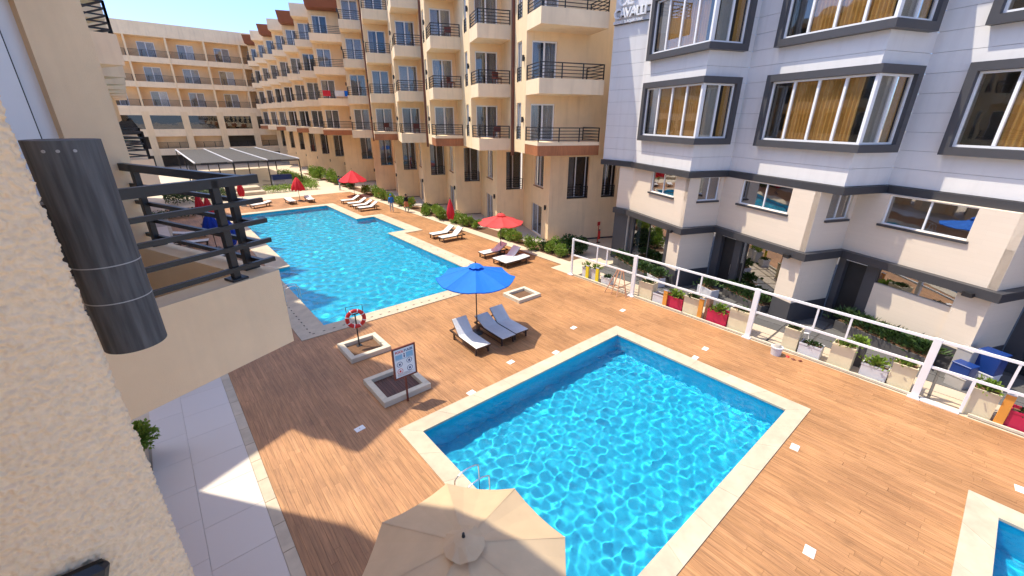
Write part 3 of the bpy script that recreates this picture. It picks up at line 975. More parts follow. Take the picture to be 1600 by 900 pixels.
        if detail:
            # lower windows and doors
            for h in hT:
                wdw = h[1] - h[0]
                Wg = W @ tg @ Matrix.Translation((h[0], -0.55, h[2]))
                window('window', root, Wg, wdw, h[3] - h[2], 2, 'glass', [(0.55, 0.95, 'grey_curtain')])
                g2 = W @ tg @ Matrix.Translation((h[0], -0.14, h[2]))
                part('guard_rail', cached(('gr2', round(wdw, 2)), lambda: rail_mesh([(0.02, 0.06), (wdw - 0.02, 0.06)], 0.85, 5).mesh('guard_rail')), root, g2)
            window('window', root, W @ sg @ Matrix.Translation((1.25, -0.1, 3.75)), 1.85, 2.25, 2, 'glass', [(0.05, 0.95, 'pale_curtain')])
            part('window_sill', cached('sill', lambda: MB().box(-0.06, 1.91, -0.1, 0.05, -0.06, -0.002, 'pipe').mesh('window_sill')), root, W @ sg @ Matrix.Translation((1.25, 0, 3.75)))
            window('sliding_door', root, W @ sg @ Matrix.Translation((1.35, -0.1, 0.06)), 2.15, 2.29, 2, 'glass', [(0.02, 0.3, 'pale_curtain')])
            part('wall_lamp', CACHE['wl'], root, W @ sg @ Matrix.Translation((0.55, 0.004, 2.3)))
            if k % 2 == 0 and k < 9:
                # brown service duct up the return wall of every second bay
                part('service_duct', MB().box(-0.16, 0.0, 2.3 + 2.25, 2.3 + 2.55, 6.0, RF + 0.9, 'pipe'), root, W)
            # dark plinth line
            part('plinth', MB().box(2.002, 2.0 + wTw, 2.53, 2.548, 0.0, 0.10, 'charcoal'), root, W)
    return root
YS = [19.4 + 5.95 * i for i in range(6)] + [59.0 + 5.95 * i for i in range(7)]
main_b = sawtooth('long cream sawtooth hotel block with stacked balconies and brown ducts facing the pool', 'hotel_building', YS, 18.5, False, 9.0, 4.2, True, 21.6)
wing_b = sawtooth('cream hotel wing with black balcony rails beyond the near balcony and grey walk', 'hotel_wing', [18.4 + 5.6 * i for i in range(8)], 0.3, True, 3.7, 3.5, False, 20.5)

# ------------------------------------------------------------------ white and grey building with corner windows
GU = [(20.2, 10.4 - 6.22 * i) for i in range(4)]      # corners of the clad floors
GL = [(20.35, 10.4 - 5.52 * i) for i in range(4)]     # corners of the base, set back a little more each time
grey = empty('corner_window_building', 'white clad building with grey framed corner windows and gold curtains above a beige base', 'building', Tr(20.35, 4.7, 0))
ROW = 0.655
def corner_bay(W, z0, z1, tone, s_len=4.35, t_len=1.85):
    """boxed charcoal frame wrapping the corner, with white framed panes and curtains inside"""
    fr = MB()
    for a, b in ((z0, z0 + 0.27), (z1 - 0.27, z1)):
        fr.box(-0.30, 0.10, 0.0, s_len, a, b, 'grey_frame')
        fr.box(-0.30, t_len, -0.30, -0.002, a, b, 'grey_frame')
    fr.box(-0.30, 0.10, s_len - 0.26, s_len - 0.001, z0 + 0.27, z1 - 0.27, 'grey_frame')
    fr.box(t_len - 0.26, t_len - 0.001, -0.30, 0.10, z0 + 0.27, z1 - 0.27, 'grey_frame')
    bay = part('corner_window', fr, grey, W)
    h = z1 - z0 - 0.56
    ws = s_len - 0.26 + 0.14
    Wl = W @ S_frame(-0.15, -0.14) @ Matrix.Translation((0, 0, z0 + 0.28))
    wf = part('window_frame', frame_mesh(round(ws, 3), round(h, 3), 4, 0.075, 0.09), bay, Wl)
    Wt = W @ T_frame(t_len - 0.262, -0.15) @ Matrix.Translation((0, 0, z0 + 0.28))
    wt = t_len - 0.262 + 0.05
    part('window_frame', frame_mesh(round(wt, 3), round(h, 3), 2, 0.075, 0.09), bay, Wt)
    for k in range(4):
        pw = ws / 4
        part('pane', pane_mesh(pw - 0.11, h - 0.15, 'bay_glass'), bay, Wl @ Matrix.Translation((k * pw + 0.055, -0.04, 0.075)))
    for k in range(2):
        pw = wt / 2
        part('pane', pane_mesh(pw - 0.11, h - 0.15, 'bay_glass'), bay, Wt @ Matrix.Translation((k * pw + 0.055, -0.04, 0.075)))
    part('corner_post', MB().box(-0.20, -0.09, -0.20, -0.09, z0 + 0.28, z1 - 0.28, 'upvc'), bay, W)
    g = tone
    part('curtain', curtain_mesh(2.9, round(h, 2), 'gold_curtain', 0.05, 6), bay, Wl @ Matrix.Translation((0.25 + 0.25 * g, -0.16, 0)))
    part('curtain', curtain_mesh(0.62, round(h, 2), 'grey_curtain', 0.02, 3), bay, Wt @ Matrix.Translation((0.75, -0.14, 0)))
    part('curtain', curtain_mesh(0.35, round(h, 2), 'gold_curtain', 0.03, 8), bay, Wt @ Matrix.Translation((0.12, -0.14, 0)))
    return bay
for k in range(4):
    W = bay_matrix(*GU[k])
    GT, GS = 6.22 * math.sin(TH), 6.22 * math.cos(TH)
    sl_u = 4.9 if k == 0 else GS
    sl_l = 4.9 if k == 0 else GS
    bays = [(7.35, 10.25), (11.3, 14.2), (15.25, 18.15)]
    # cladding boards, course by course
    back = MB()
    hs = [(0.0, 4.1, a + .27, b - .27) for a, b in bays]
    ht = [(GT - 1.6, GT, a + .27, b - .27) for a, b in bays]
    back.wall(0.06, sl_u, 6.1, 19.0, 0.2, hs, 'joint_grey', S_frame(0, 0), y=-0.045)
    back.wall(0.0, GT - 0.06, 6.1, 19.0, 0.2, ht, 'joint_grey', T_frame(GT, 0), y=-0.045)
    # the dim rooms behind
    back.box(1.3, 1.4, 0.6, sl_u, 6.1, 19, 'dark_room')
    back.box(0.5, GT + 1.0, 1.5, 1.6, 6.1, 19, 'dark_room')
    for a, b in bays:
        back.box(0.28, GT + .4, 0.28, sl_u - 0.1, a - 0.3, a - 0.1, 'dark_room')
    back.box(0.0, 9.0, 0.0, sl_u, 19.0, 19.3, 'clad')
    part('wall_core', back, grey, W)
    z = 6.1
    while z < 18.9:
        b = MB().wall(0.003, sl_u, z + 0.008, min(19.0, z + ROW) - 0.004, 0.04, hs, 'clad', S_frame(0, 0))
        part('cladding_panel', b, grey, W)
        b = MB().wall(0.0, GT - 0.001, z + 0.008, min(19.0, z + ROW) - 0.004, 0.04, ht, 'clad', T_frame(GT, 0))
        part('cladding_panel', b, grey, W)
        z += ROW
    for i, (a, b) in enumerate(bays):
        if i < 2 or k < 1:
            corner_bay(W, a, b, (k + i) % 2)
    # charcoal skirt under the cladding
    part('skirt', MB().box(-0.14, 0.3, -0.14, sl_u, 5.8, 6.09, 'charcoal').box(0.302, GT - 0.002, -0.14, 0.3, 5.8, 6.088, 'charcoal').box(0.0, 4.0, 0.302, sl_u, 5.81, 6.0, 'dark_room'), grey, W)
    # first floor
    W = bay_matrix(*GL[k])
    GT, GS = 5.52 * math.sin(TH), 5.52 * math.cos(TH)
    sl_l = 4.9 if k == 0 else GS
    q0, q1 = ((1.05, 3.1) if k == 0 else (1.25, 3.95))
    low = MB()
    hS = [(q0, q1, 4.66, 5.78)]
    hT = [(GT - 1.9, GT - 0.65, 4.62, 5.79)]
    low.wall(0.003, sl_l, 3.3, 5.8, 0.25, hS, 'lowwall', S_frame(0, 0))
    low.wall(0.001, GT, 3.3, 5.8, 0.25, hT, 'lowwall', T_frame(GT, 0), y=0.001)
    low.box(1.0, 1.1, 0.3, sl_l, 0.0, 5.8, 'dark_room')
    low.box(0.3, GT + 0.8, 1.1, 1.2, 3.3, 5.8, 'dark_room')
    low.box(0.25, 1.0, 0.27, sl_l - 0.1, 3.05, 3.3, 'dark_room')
    part('lower_wall', low, grey, W)
    window('window', grey, W @ S_frame(0, 0) @ Matrix.Translation((q0, -0.09, 4.66)), round(q1 - q0, 2), 1.12, 2, 'mirror_glass', (), 0.045)
    part('window_sill', MB().box(-0.09, 0.02, q0 - 0.08, q1 + 0.08, 4.57, 4.655, 'charcoal'), grey, W)
    window('window', grey, W @ T_frame(GT, 0) @ Matrix.Translation((GT - 1.9, -0.09, 4.62)), 1.25, 1.17, 2, 'mirror_glass', [(0.05, 0.95, 'grey_curtain')], 0.045)
    part('window_sill', MB().box(0.6, 1.95, -0.09, 0.02, 4.53, 4.615, 'charcoal'), grey, W)
    # dark projecting band
    part('band', MB().box(-0.26, 0.2, -0.26, sl_l, 2.98, 3.297, 'charcoal').box(0.202, GT - 0.27, -0.26, 0.2, 2.981, 3.296, 'charcoal'), grey, W)
    # ground floor: pale corner pier with dark plinth, side wall, glazing in charcoal frames
    gq = 0.9
    part('pier', MB().box(0.0, 0.3, 0.0, gq, 0.95, 2.978, 'lowwall').box(0.302, GT, 0.0, 0.25, 0.95, 2.978, 'lowwall'), grey, W)
    part('plinth', MB().box(-0.02, 0.32, -0.02, gq, 0.0, 0.948, 'grey_frame').box(0.322, GT - 0.01, -0.02, 0.27, 0.0, 0.948, 'grey_frame'), grey, W)
    gl = MB()
    if k == 0:
        part('shop_window', MB().box(0.1, 0.35, gq, 1.3, 0, 2.978, 'grey_frame').box(0.1, 0.35, 4.4, 4.9, 0, 2.978, 'grey_frame').box(0.1, 0.35, 1.302, 4.398, 2.85, 2.978, 'upvc').box(0.1, 0.35, 1.302, 4.398, 0, 0.25, 'grey_frame').box(0.14, 0.22, 2.8, 2.86, 0.25, 2.85, 'charcoal'), grey, W)
        for a, b in ((1.31, 2.79), (2.87, 4.39)):
            part('pane', MB().box(0.17, 0.185, a, b, 0.26, 2.84, 'mirror_glass'), grey, W)
    elif k == 2:
        part('shop_window', MB().box(0.1, 0.35, 0.9, 3.5, 0, 2.28, 'lowwall').box(0.1, 0.35, 3.502, 3.95, 0, 2.978, 'grey_frame').box(0.1, 0.35, 4.8, GS - .01, 0, 2.978, 'grey_frame').box(0.1, 0.35, 0.902, 3.5, 2.9, 2.976, 'upvc').box(0.1, 0.35, 3.952, 4.798, 2.85, 2.976, 'upvc'), grey, W)
        part('pane', MB().box(0.19, 0.205, 0.905, 3.5, 2.282, 2.898, 'mirror_glass'), grey, W)
        part('door', MB().box(0.3, 0.34, 3.952, 4.798, 0, 2.848, 'door_dark'), grey, W)
    else:
        part('shop_window', MB().box(0.1, 0.35, 3.3, 3.7, 0, 2.978, 'grey_frame').box(0.1, 0.35, 4.6, GS - .01, 0, 2.978, 'grey_frame').box(0.1, 0.35, 0.902, 3.298, 2.9, 2.976, 'upvc').box(0.1, 0.35, 3.702, 4.598, 2.85, 2.976, 'upvc').box(0.1, 0.35, 0.902, 3.298, 0, 0.2, 'grey_frame').box(0.14, 0.24, 2.98, 3.04, 0.2, 2.9, 'charcoal'), grey, W)
        for a, b in ((0.91, 2.97), (3.05, 3.29)):
            part('pane', MB().box(0.19, 0.205, a, b, 0.21, 2.89, 'mirror_glass'), grey, W)
        part('door', MB().box(0.3, 0.34, 3.702, 4.598, 0, 2.848, 'door_dark'), grey, W)
        part('door_handle', MB().tube((0.24, 3.82, 0.95), (0.24, 3.82, 1.5), 0.02, 'steel', 8), grey, W)
    part('spotlight', MB().box(-0.42, -0.27, 0.35, 0.62, 2.95, 3.1, 'metal').tube((-0.3, 0.48, 3.0), (-0.2, 0.48, 3.05), 0.03, 'metal', 8), grey, W)
# end wall beyond the first corner, square to the courtyard
WE = Matrix(((0, -1, 0, 22.23), (1, 0, 0, 14.93), (0, 0, 1, 0), (0, 0, 0, 1)))
ec = MB().wall(0.0, 2.35, 6.1, 19.0, 0.2, [], 'joint_grey', y=-0.045).wall(0.0, 1.0, 0.0, 5.8, 0.25, [], 'lowwall').box(0.0, 2.35, -6.0, -0.3, 19.0, 19.3, 'clad').box(2.05, 2.3, -6.0, -0.25, 6.1, 19.0, 'clad').box(0.75, 1.0, -4.0, -0.252, 0.0, 5.8, 'lowwall')
part('wall_core', ec, grey, WE)
z = 6.1
while z < 18.9:
    part('cladding_panel', MB().wall(0.0, 2.35, z + 0.008, min(19.0, z + ROW) - 0.004, 0.04, [], 'clad'), grey, WE)
    z += ROW
part('skirt', MB().box(0.06, 2.4, -0.3, 0.14, 5.8, 6.09, 'charcoal'), grey, WE)
part('band', MB().box(0.1, 1.05, -0.2, 0.26, 2.98, 3.297, 'charcoal'), grey, WE)
part('jamb', MB().box(0.05, 1.02, -0.2, 0.05, 0.0, 2.978, 'grey_frame'), grey, WE)
# raised white letters near the building's end
def letters(txt, size, W, parent, depth=0.07, name='letter', mat='upvc', spacing=1.0):
    cu = bpy.data.curves.new('txt', 'FONT')
    cu.body = txt; cu.size = size; cu.extrude = depth / 2; cu.offset = 0.012 if size > .3 else 0.004
    cu.space_character = spacing
    o = bpy.data.objects.new('txt', cu)
    COL.objects.link(o)
    dg = bpy.context.evaluated_depsgraph_get()
    me = bpy.data.meshes.new_from_object(o.evaluated_get(dg))
    bpy.data.objects.remove(o)
    me.materials.clear(); me.materials.append(M[mat])
    return part(name, me, parent, W)
sign = empty('wall_sign', 'raised white letters reading CAVALLI on the white clad wall', 'sign', Matrix.Translation((22.2, 16, 14)))
def on_end(t, z):   # text plane on the end wall, reading towards the corner
    return WE @ Matrix(((-1, 0, 0, t), (0, 0, 1, 0.16), (0, 1, 0, z), (0, 0, 0, 1)))
xs_ = 2.30
for ch, adv in zip('CAVALLI', (0.375, 0.335, 0.335, 0.345, 0.275, 0.275, 0.12)):
    letters(ch, 0.66, on_end(xs_, 13.62), sign, 0.1)
    xs_ -= adv
letters('RESORT & AQUA PARK', 0.185, on_end(2.30, 13.36), sign, 0.06, 'small_lettering', spacing=1.0)
letters('CE', 0.85, on_end(2.1, 14.2), sign, 0.1, 'letter')
part('mounting_rail', MB().box(0.1, 2.32, 0.0, 0.08, 13.7, 13.74, 'planter_dark').box(0.1, 2.32, 0.0, 0.08, 13.98, 14.02, 'planter_dark').box(0.1, 2.32, 0.0, 0.1, 13.33, 13.36, 'planter_dark'), sign, WE)

# ------------------------------------------------------------------ building closing the far end
FY = 98.0
far = empty('far_building', 'shaded cream building with rows of open loggias closing the far end', 'building', Tr(8, FY, 0))
cols = [-14.0, -8.6, -3.2, 2.3, 7.6, 12.9, 18.3, 23.5]
fw_ = MB()
for a, b in ((9.1, 9.95), (12.85, 13.7), (16.55, 17.4)):
    fw_.box(-14, 24, FY, FY + 1.9, a, b, 'cream_pale_skylit')
fw_.box(-14, 24, FY - 0.05, FY + 9, 20.4, 22.4, 'cream_pale_skylit')
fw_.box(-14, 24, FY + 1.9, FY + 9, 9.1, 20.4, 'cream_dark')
fw_.box(-14, 24, FY + 0.02, FY + 0.4, 5.1, 6.3, 'cream_pale_skylit')
fw_.box(-14, 24, FY + 0.02, FY + 0.4, 8.5, 9.1, 'cream_pale_skylit')
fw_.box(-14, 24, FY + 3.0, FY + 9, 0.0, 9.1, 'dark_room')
fw_.box(-14, 24, FY + 0.02, FY + 0.4, 2.0, 3.1, 'cream_pale_skylit')
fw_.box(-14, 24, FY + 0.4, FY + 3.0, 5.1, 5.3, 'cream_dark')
part('wall', fw_, far, I4)
for i, x in enumerate(cols):
    part('column', MB().box(x - 0.13, x + 0.13, FY - 0.02, FY + 1.9, 9.952, 20.4, 'cream'), far, I4)
    part('pier', MB().box(x - 0.5, x + 0.5, FY + 0.0, FY + 0.8, 0.0, 9.1, 'cream'), far, I4)
for i in range(len(cols) - 1):
    x0, x1 = cols[i], cols[i + 1]
    for li, zt in enumerate((9.95, 13.7, 17.4)):
        Wd = Matrix(((-1, 0, 0, (x0 + x1) / 2 + 1.15), (0, -1, 0, FY + 1.9), (0, 0, 1, zt), (0, 0, 0, 1)))
        window('sliding_door', far, Wd @ Matrix.Translation((0, 0.08, 0)), 2.3, 2.35, 2, 'glass', [(0.02, 0.5, 'pale_curtain' if (i + li) % 3 == 0 else 'grey_curtain')], 0.09, depth=0.03)
        part('railing', cached('frail', lambda: rail_mesh([(0, 0), (5.1, 0)], 1.0, 6, post_r=0.04).mesh('railing')), far, Tr(x0 + 0.15, FY + 0.12, zt))
    open_ = i in (3, 4)
    if not open_:
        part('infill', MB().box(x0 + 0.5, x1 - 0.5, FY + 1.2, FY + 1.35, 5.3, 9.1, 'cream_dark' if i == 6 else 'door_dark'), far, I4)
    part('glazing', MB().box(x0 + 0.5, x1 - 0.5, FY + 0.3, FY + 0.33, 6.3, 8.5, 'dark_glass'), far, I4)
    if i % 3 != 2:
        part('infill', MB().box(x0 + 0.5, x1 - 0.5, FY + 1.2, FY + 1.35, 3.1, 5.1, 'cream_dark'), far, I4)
    part('railing', CACHE['frail'], far, Tr(x0 + 0.15, FY + 0.5, 3.1))

# ------------------------------------------------------------------ the building we stand in: next balcony, rough wall, wall light
NB = (0.75, 4.3)
WN = bay_matrix(*NB, mirror=True)
near_b = empty('near_building', 'cream rendered building beside the camera with a black railed balcony', 'building', Tr(NB[0], NB[1], 0))
body = MB()
body.prism([(2.45, -2.8), (9, -2.8), (9, 9.78), (0.32, 9.78), (0.32, 2.9), (2.45, 2.9)][::-1], 6.35, 15.9, 'buff')
body.prism([(4.2, -2.8), (9, -2.8), (9, 9.9), (2.0, 9.9), (2.0, 2.5), (4.2, 2.5)][::-1], 0, 6.3, 'buff')
part('body', body, near_b, WN)
nw = MB()
ntf = T_frame(2.4, 2.2)
nw.wall(0, 2.4, 6.3, 16.8, 0.35, [(0.0, 1.93, 6.98, 9.38)], 'buff', ntf)
nw.wall(0.02, 7.9, 6.3, 16.8, 0.3, [(1.6, 3.0, 7.6, 9.3)], 'buff', S_frame(0, 2.2), y=0.002)
nw.box(0.302, 9, 9.8, 10.1, 6.3, 16.8, 'buff')
nw.box(0.31, 9, 2.56, 9.79, 16.5, 16.75, 'buff')
nw.box(2.4, 9, -3.0, 2.2, 15.8, 16.0, 'buff')
part('wall', nw, near_b, WN)
window('sliding_door', near_b, WN @ ntf @ Matrix.Translation((0.0, -0.12, 6.98)), 1.93, 2.38, 2, 'glass', [(0.02, 0.95, 'pale_curtain')], 0.13, depth=0.1)
part('door_leaf', MB().box(1.5, 1.79, -0.15, -0.085, 7.0, 9.3, 'upvc').box(1.49, 1.499, -0.14, -0.09, 7.0, 9.3, 'metal').box(1.791, 1.8, -0.14, -0.09, 7.0, 9.3, 'metal'), near_b, WN @ ntf)
# balcony next door: hollow parapet tray with floor
bz0, bz1 = 6.28, 7.05
tr_ = MB()
tr_.box(0.0, 2.18, 0.0, 0.24, bz0, bz1, 'buff')
tr_.box(0.0, 0.24, 0.24, 2.2, bz0, bz1, 'buff')
tr_.box(0.24, 2.18, 0.24, 2.2, bz0, bz0 + 0.14, 'buff')
bal = part('balcony', tr_, near_b, WN)
part('floor_tiles', MB().box(0.25, 2.17, 0.25, 2.19, bz0 + 0.142, bz0 + 0.155, 'coping'), bal, WN)
# rail: every bar and post on its own
RH = 0.87
pp = [(0.34, 0.12), (0.12, 0.42)]
def nrail(name, m):
    return part(name, m, bal, WN)
for (p, q) in ((0.34, 0.10), (0.10, 0.30), (0.10, 1.95), (1.9, 0.10)):
    nrail('post', MB().bbox(p - 0.03, p + 0.03, q - 0.03, q + 0.03, bz1, bz1 + RH, 'metal', 0.004))
    nrail('foot_plate', MB().bbox(p - 0.07, p + 0.07, q - 0.07, q + 0.07, bz1, bz1 + 0.02, 'metal', 0.004))
for j in range(5):
    z = bz1 + RH - 0.03 - j * 0.185
    hh = 0.075 if j == 0 else 0.04
    ww = 0.06 if j == 0 else 0.035
    yo = 0.0 if j == 0 else -0.035
    zt = 0.0 if j == 0 else 0.012
    nrail('rail', MB().bar((-0.03 if j == 0 else -0.02, 0.10 + yo, z), (2.18, 0.10 + yo, z), ww, hh, 'metal'))
    nrail('rail', MB().bar((0.10 + yo, 0.14 if j == 0 else 0.10, z - zt), (0.10 + yo, 2.2, z - zt), ww, hh, 'metal'))
# own wall: thick hand-thrown stucco with a ragged edge
CO = (-0.17, 1.24)
def stucco_wall():
    st = 0.0027
    ns, nz = 205, 860
    z0 = 6.7
    hmap = rng.standard_normal((nz + 64, ns + 64))
    def blur(a, s):
        fy = np.fft.fftfreq(a.shape[0])[:, None]; fx = np.fft.fftfreq(a.shape[1])[None, :]
        g = np.exp(-2 * (PI * s) ** 2 * (fx ** 2 + fy ** 2))
        b = np.real(np.fft.ifft2(np.fft.fft2(a) * g))
        return b / b.std()
    g1 = blur(hmap, 1.0)
    h = 0.0024 * np.tanh(1.6 * g1) + 0.0006 * blur(rng.standard_normal(hmap.shape), 2.4) + 0.0010 * blur(rng.standard_normal(hmap.shape), 0.6)
    h = h[:nz + 1, :ns + 1]
    V = np.zeros((nz + 1, ns + 1, 3))
    rc = 0.014
    for i in range(ns + 1):
        s = (i - 30) * st
        if s >= rc:
            base = (s, 0.0); nrm = (0.0, 1.0)
        elif s <= -rc:
            base = (0.0, s); nrm = (-1.0, 0.0)
        else:
            a = (s + rc) / (2 * rc) * PI / 2
            base = (rc - rc * math.cos(a), -rc + rc * math.sin(a)); nrm = (-math.cos(a), math.sin(a))
        V[:, i, 0] = base[0] + nrm[0] * h[:, i]
        V[:, i, 1] = base[1] + nrm[1] * h[:, i]
        V[:, i, 2] = z0 + np.arange(nz + 1) * 0.0027
    F = []
    a = (np.arange(nz)[:, None] * (ns + 1) + np.arange(ns)[None, :]).ravel()
    F = np.stack([a, a + ns + 1, a + ns + 2, a + 1], 1)
    me = bpy.data.meshes.new('stucco_wall')
    me.from_pydata(V.reshape(-1, 3).tolist(), [], F.tolist())
    me.polygons.foreach_set('use_smooth', [True] * len(F))
    me.materials.append(M['stucco'])
    return me
# local axes: x along the wall away from the corner, y towards the camera
wo = Matrix(((-math.cos(TH), math.sin(TH), 0, CO[0]), (-math.sin(TH), -math.cos(TH), 0, CO[1]), (0, 0, 1, 0), (0, 0, 0, 1)))
part('stucco_wall', stucco_wall(), near_b, wo)
ow = MB()
ow.box(0.03, 6.0, -4.5, -0.03, 0.0, 16.0, 'stucco'); ow.box(0.474, 6.0, -0.029, 0.0, 6.0, 16.0, 'stucco'); ow.box(0.0, 0.472, -0.029, 0.0, 9.015, 16.0, 'stucco'); ow.box(0.0, 0.472, -0.029, 0.0, 5.0, 6.705, 'stucco')
part('wall', ow, near_b, wo)
# long black up-down light tube fixed to the return wall
wl = empty('wall_light', 'long weathered black cylinder light fixed beside the rough stucco wall', 'wall light', Tr(-0.15, 1.67, 8.03))
tb = MB()
tb.tube((0, 0, -0.30), (0, 0, 0.31), 0.078, 'lampmetal', 48)
part('tube', tb, wl, smooth=False)
for z in (-0.03, -0.14):
    part('seam_ring', MB().tube((0, 0, z), (0, 0, z + 0.003), 0.0790, 'boxgrey', 48), wl)
part('bracket', MB().box(-0.2, -0.07, -0.03, 0.03, -0.05, 0.15, 'metal'), wl)
for a in (-115, -95, -72):
    c_, s_ = math.cos(R_(a)), math.sin(R_(a))
    part('screw', MB().tube((0.077 * c_, 0.077 * s_, 0.285), (0.0805 * c_, 0.0805 * s_, 0.285), 0.004, 'boxgrey', 8), wl)
# own handrail end, just below the lens
hr = single('handrail_end', MB().bbox(-0.055, 0.055, -0.01, 0.03, -0.3, 0.0, 'metal', 0.014, T=wo @ Matrix.Translation((0.19, 0.012, 7.42)) @ Matrix.Rotation(-0.35, 4, 'Y')), 'black handrail end against the rough stucco wall at the bottom edge', 'handrail')

# shrub trough beside the grey walk
# ------------------------------------------------------------------ plants
def leaf_cloud(n, rx, ry, rz, size, mat, seed, twigs=True, spiky=False, flowers=0):
    r = random.Random(seed)
    m = MB()
    blobs = [(r.uniform(-.55, .55) * rx, r.uniform(-.55, .55) * ry, r.uniform(.35, .8) * rz, r.uniform(.35, .62)) for _ in range(7)]
    for i in range(n):
        bx, by, bz, br = r.choice(blobs)
        while True:
            d = Vector((r.gauss(0, 1), r.gauss(0, 1), r.gauss(0, 1)))
            if d.length > 1e-3: break
        d.normalize()
        k = r.uniform(0.55, 1.05)
        c = Vector((bx + d.x * br * rx * k, by + d.y * br * ry * k, max(0.02, bz + d.z * br * rz * 0.75 * k)))
        s = size * r.uniform(.6, 1.3)
        ax = Vector((d.x + r.uniform(-.7, .7), d.y + r.uniform(-.7, .7), d.z + r.uniform(-.2, 1.0))).normalized()
        sd = ax.cross(Vector((r.uniform(-1, 1), r.uniform(-1, 1), r.uniform(-1, 1)))).normalized()
        if spiky:
            s *= 1.6; wd = .16
        else:
            wd = .42
        nn = sd.cross(ax) * s * .12
        p = [c, c + ax * s * .5 + sd * s * wd + nn, c + ax * s, c + ax * s * .5 - sd * s * wd + nn]
        m.add(p, [(0, 1, 2, 3)], 'flower' if r.random() < flowers else mat)
    return m
def bush(label, x, y, z, s, kind, rz, name='bush', sx=1.0, group='low bushes along the hotel front'):
    W = Tr(x, y, z, rz) @ Matrix.Diagonal((s * sx, s, s, 1))
    root = empty(name, label, 'bush', W, group)
    me = cached(('bush', kind), lambda: leaf_cloud(2600 if kind == 5 else 1100, .5, .5, .75, .07 if kind == 5 else .085, 'leaf_dark' if kind in (1, 3) else 'leaf_light', 40 + kind, flowers=0.05 if kind == 4 else 0).mesh('foliage'))
    part('foliage', me, root, W)
    tw = cached('twigs', lambda: [MB()][0])
    def mkt():
        m = MB(); r = random.Random(9)
        for i in range(7):
            a = r.uniform(0, 6.28); d = r.uniform(.1, .3)
            m.tube((0, 0, -0.05), (d * math.cos(a), d * math.sin(a), r.uniform(.3, .5)), .014, 'bark', 5, .005)
        return m.mesh('stems')
    part('stems', cached('twigmesh', mkt), root, W)
    return root
def sprig(n, size, mat, seed, spread=.16, h=.3, spiky=False):
    def mk():
        r = random.Random(seed); m = MB()
        for i in range(n):
            a = r.uniform(0, 6.28); d = abs(r.gauss(0, spread)); t = r.uniform(.2, 1)
            c = Vector((d * math.cos(a), d * math.sin(a), h * t * (1 - .5 * d / (spread * 2.5))))
            ax = Vector((math.cos(a) * .8 + r.uniform(-.5, .5), math.sin(a) * .8 + r.uniform(-.5, .5), r.uniform(.2, 1.3))).normalized()
            sd = ax.cross(Vector((r.uniform(-1, 1), r.uniform(-1, 1), .3))).normalized()
            s = size * r.uniform(.6, 1.3)
            wd = .13 if spiky else .36
            m.add([c, c + ax * s * .5 + sd * s * wd, c + ax * s, c + ax * s * .5 - sd * s * wd], [(0, 1, 2, 3)], mat)
            if i % 9 == 0:
                m.tube((c.x * .2, c.y * .2, -0.03), c, .006, 'bark', 4, .003)
        return m.mesh('plant')
    return cached(('sprig', n, size, mat, seed, spread, h, spiky), mk)

# bushes along the hotel front, in front of each bay
blist = [(19.35, 20.35, .95, 0), (19.75, 19.6, .8, 3), (19.75, 19.0, 1.0, 0), (19.7, 18.1, .85, 2), (20.5, 18.4, 1.25, 1), (21.0, 17.7, 1.2, 1),
         (19.55, 23.9, .85, 2), (19.6, 23.1, .95, 0), (19.7, 22.4, .8, 4),
         (19.5, 29.3, 1.0, 2), (19.6, 28.4, .85, 4), (19.4, 30.3, .95, 0), (19.7, 27.5, .8, 2),
         (19.2, 32.6, 1.15, 0), (19.5, 33.6, 1.2, 2), (19.1, 34.6, .95, 0), (19.7, 35.5, 1.0, 1),
         (19.4, 38.6, 1.05, 4), (19.5, 39.7, .95, 0), (19.3, 40.6, 1.0, 2), (19.6, 43.3, 1.0, 0), (19.4, 44.6, 1.1, 4), (19.5, 46.0, 1.1, 2),
         (19.6, 47.6, 1.2, 0), (19.4, 49.5, 1.1, 2), (19.5, 54.5, 1.1, 1), (19.6, 57.0, 1.2, 3), (19.2, 59.6, 1.3, 2), (19.5, 62.5, 1.7, 0), (19.2, 65.5, 1.9, 2), (19.6, 68.5, 1.6, 0)]
posn = ['at the fence end of the hotel front', 'under the open red sunshade', 'behind the furled red sunshade', 'beside the two loungers of the furled sunshade', 'behind the two people standing', 'by the far row of loungers', 'beside the far path']
look = {0: 'round bright green bush', 1: 'dark green bush', 2: 'loose yellow green bush', 3: 'small dark leafy bush', 4: 'green bush with red flowers'}
cnt = {}
nm_ord = ['first', 'second', 'third', 'fourth', 'fifth', 'sixth', 'seventh', 'eighth', 'ninth', 'tenth']
for (x, y, s, kd) in blist:
    z_ = 0 if y < 21.5 else 1 if y < 25 else 2 if y < 31 else 3 if y < 37 else 4 if y < 42 else 5 if y < 50 else 6
    c_ = cnt.get((kd, z_), 0); cnt[(kd, z_)] = c_ + 1
    lab = look[kd] + (' ' if c_ == 0 else ', %s one ' % nm_ord[c_]) + posn[z_]
    bush(lab, x, y, 0.0, s * 1.22, kd, y * 1.7)
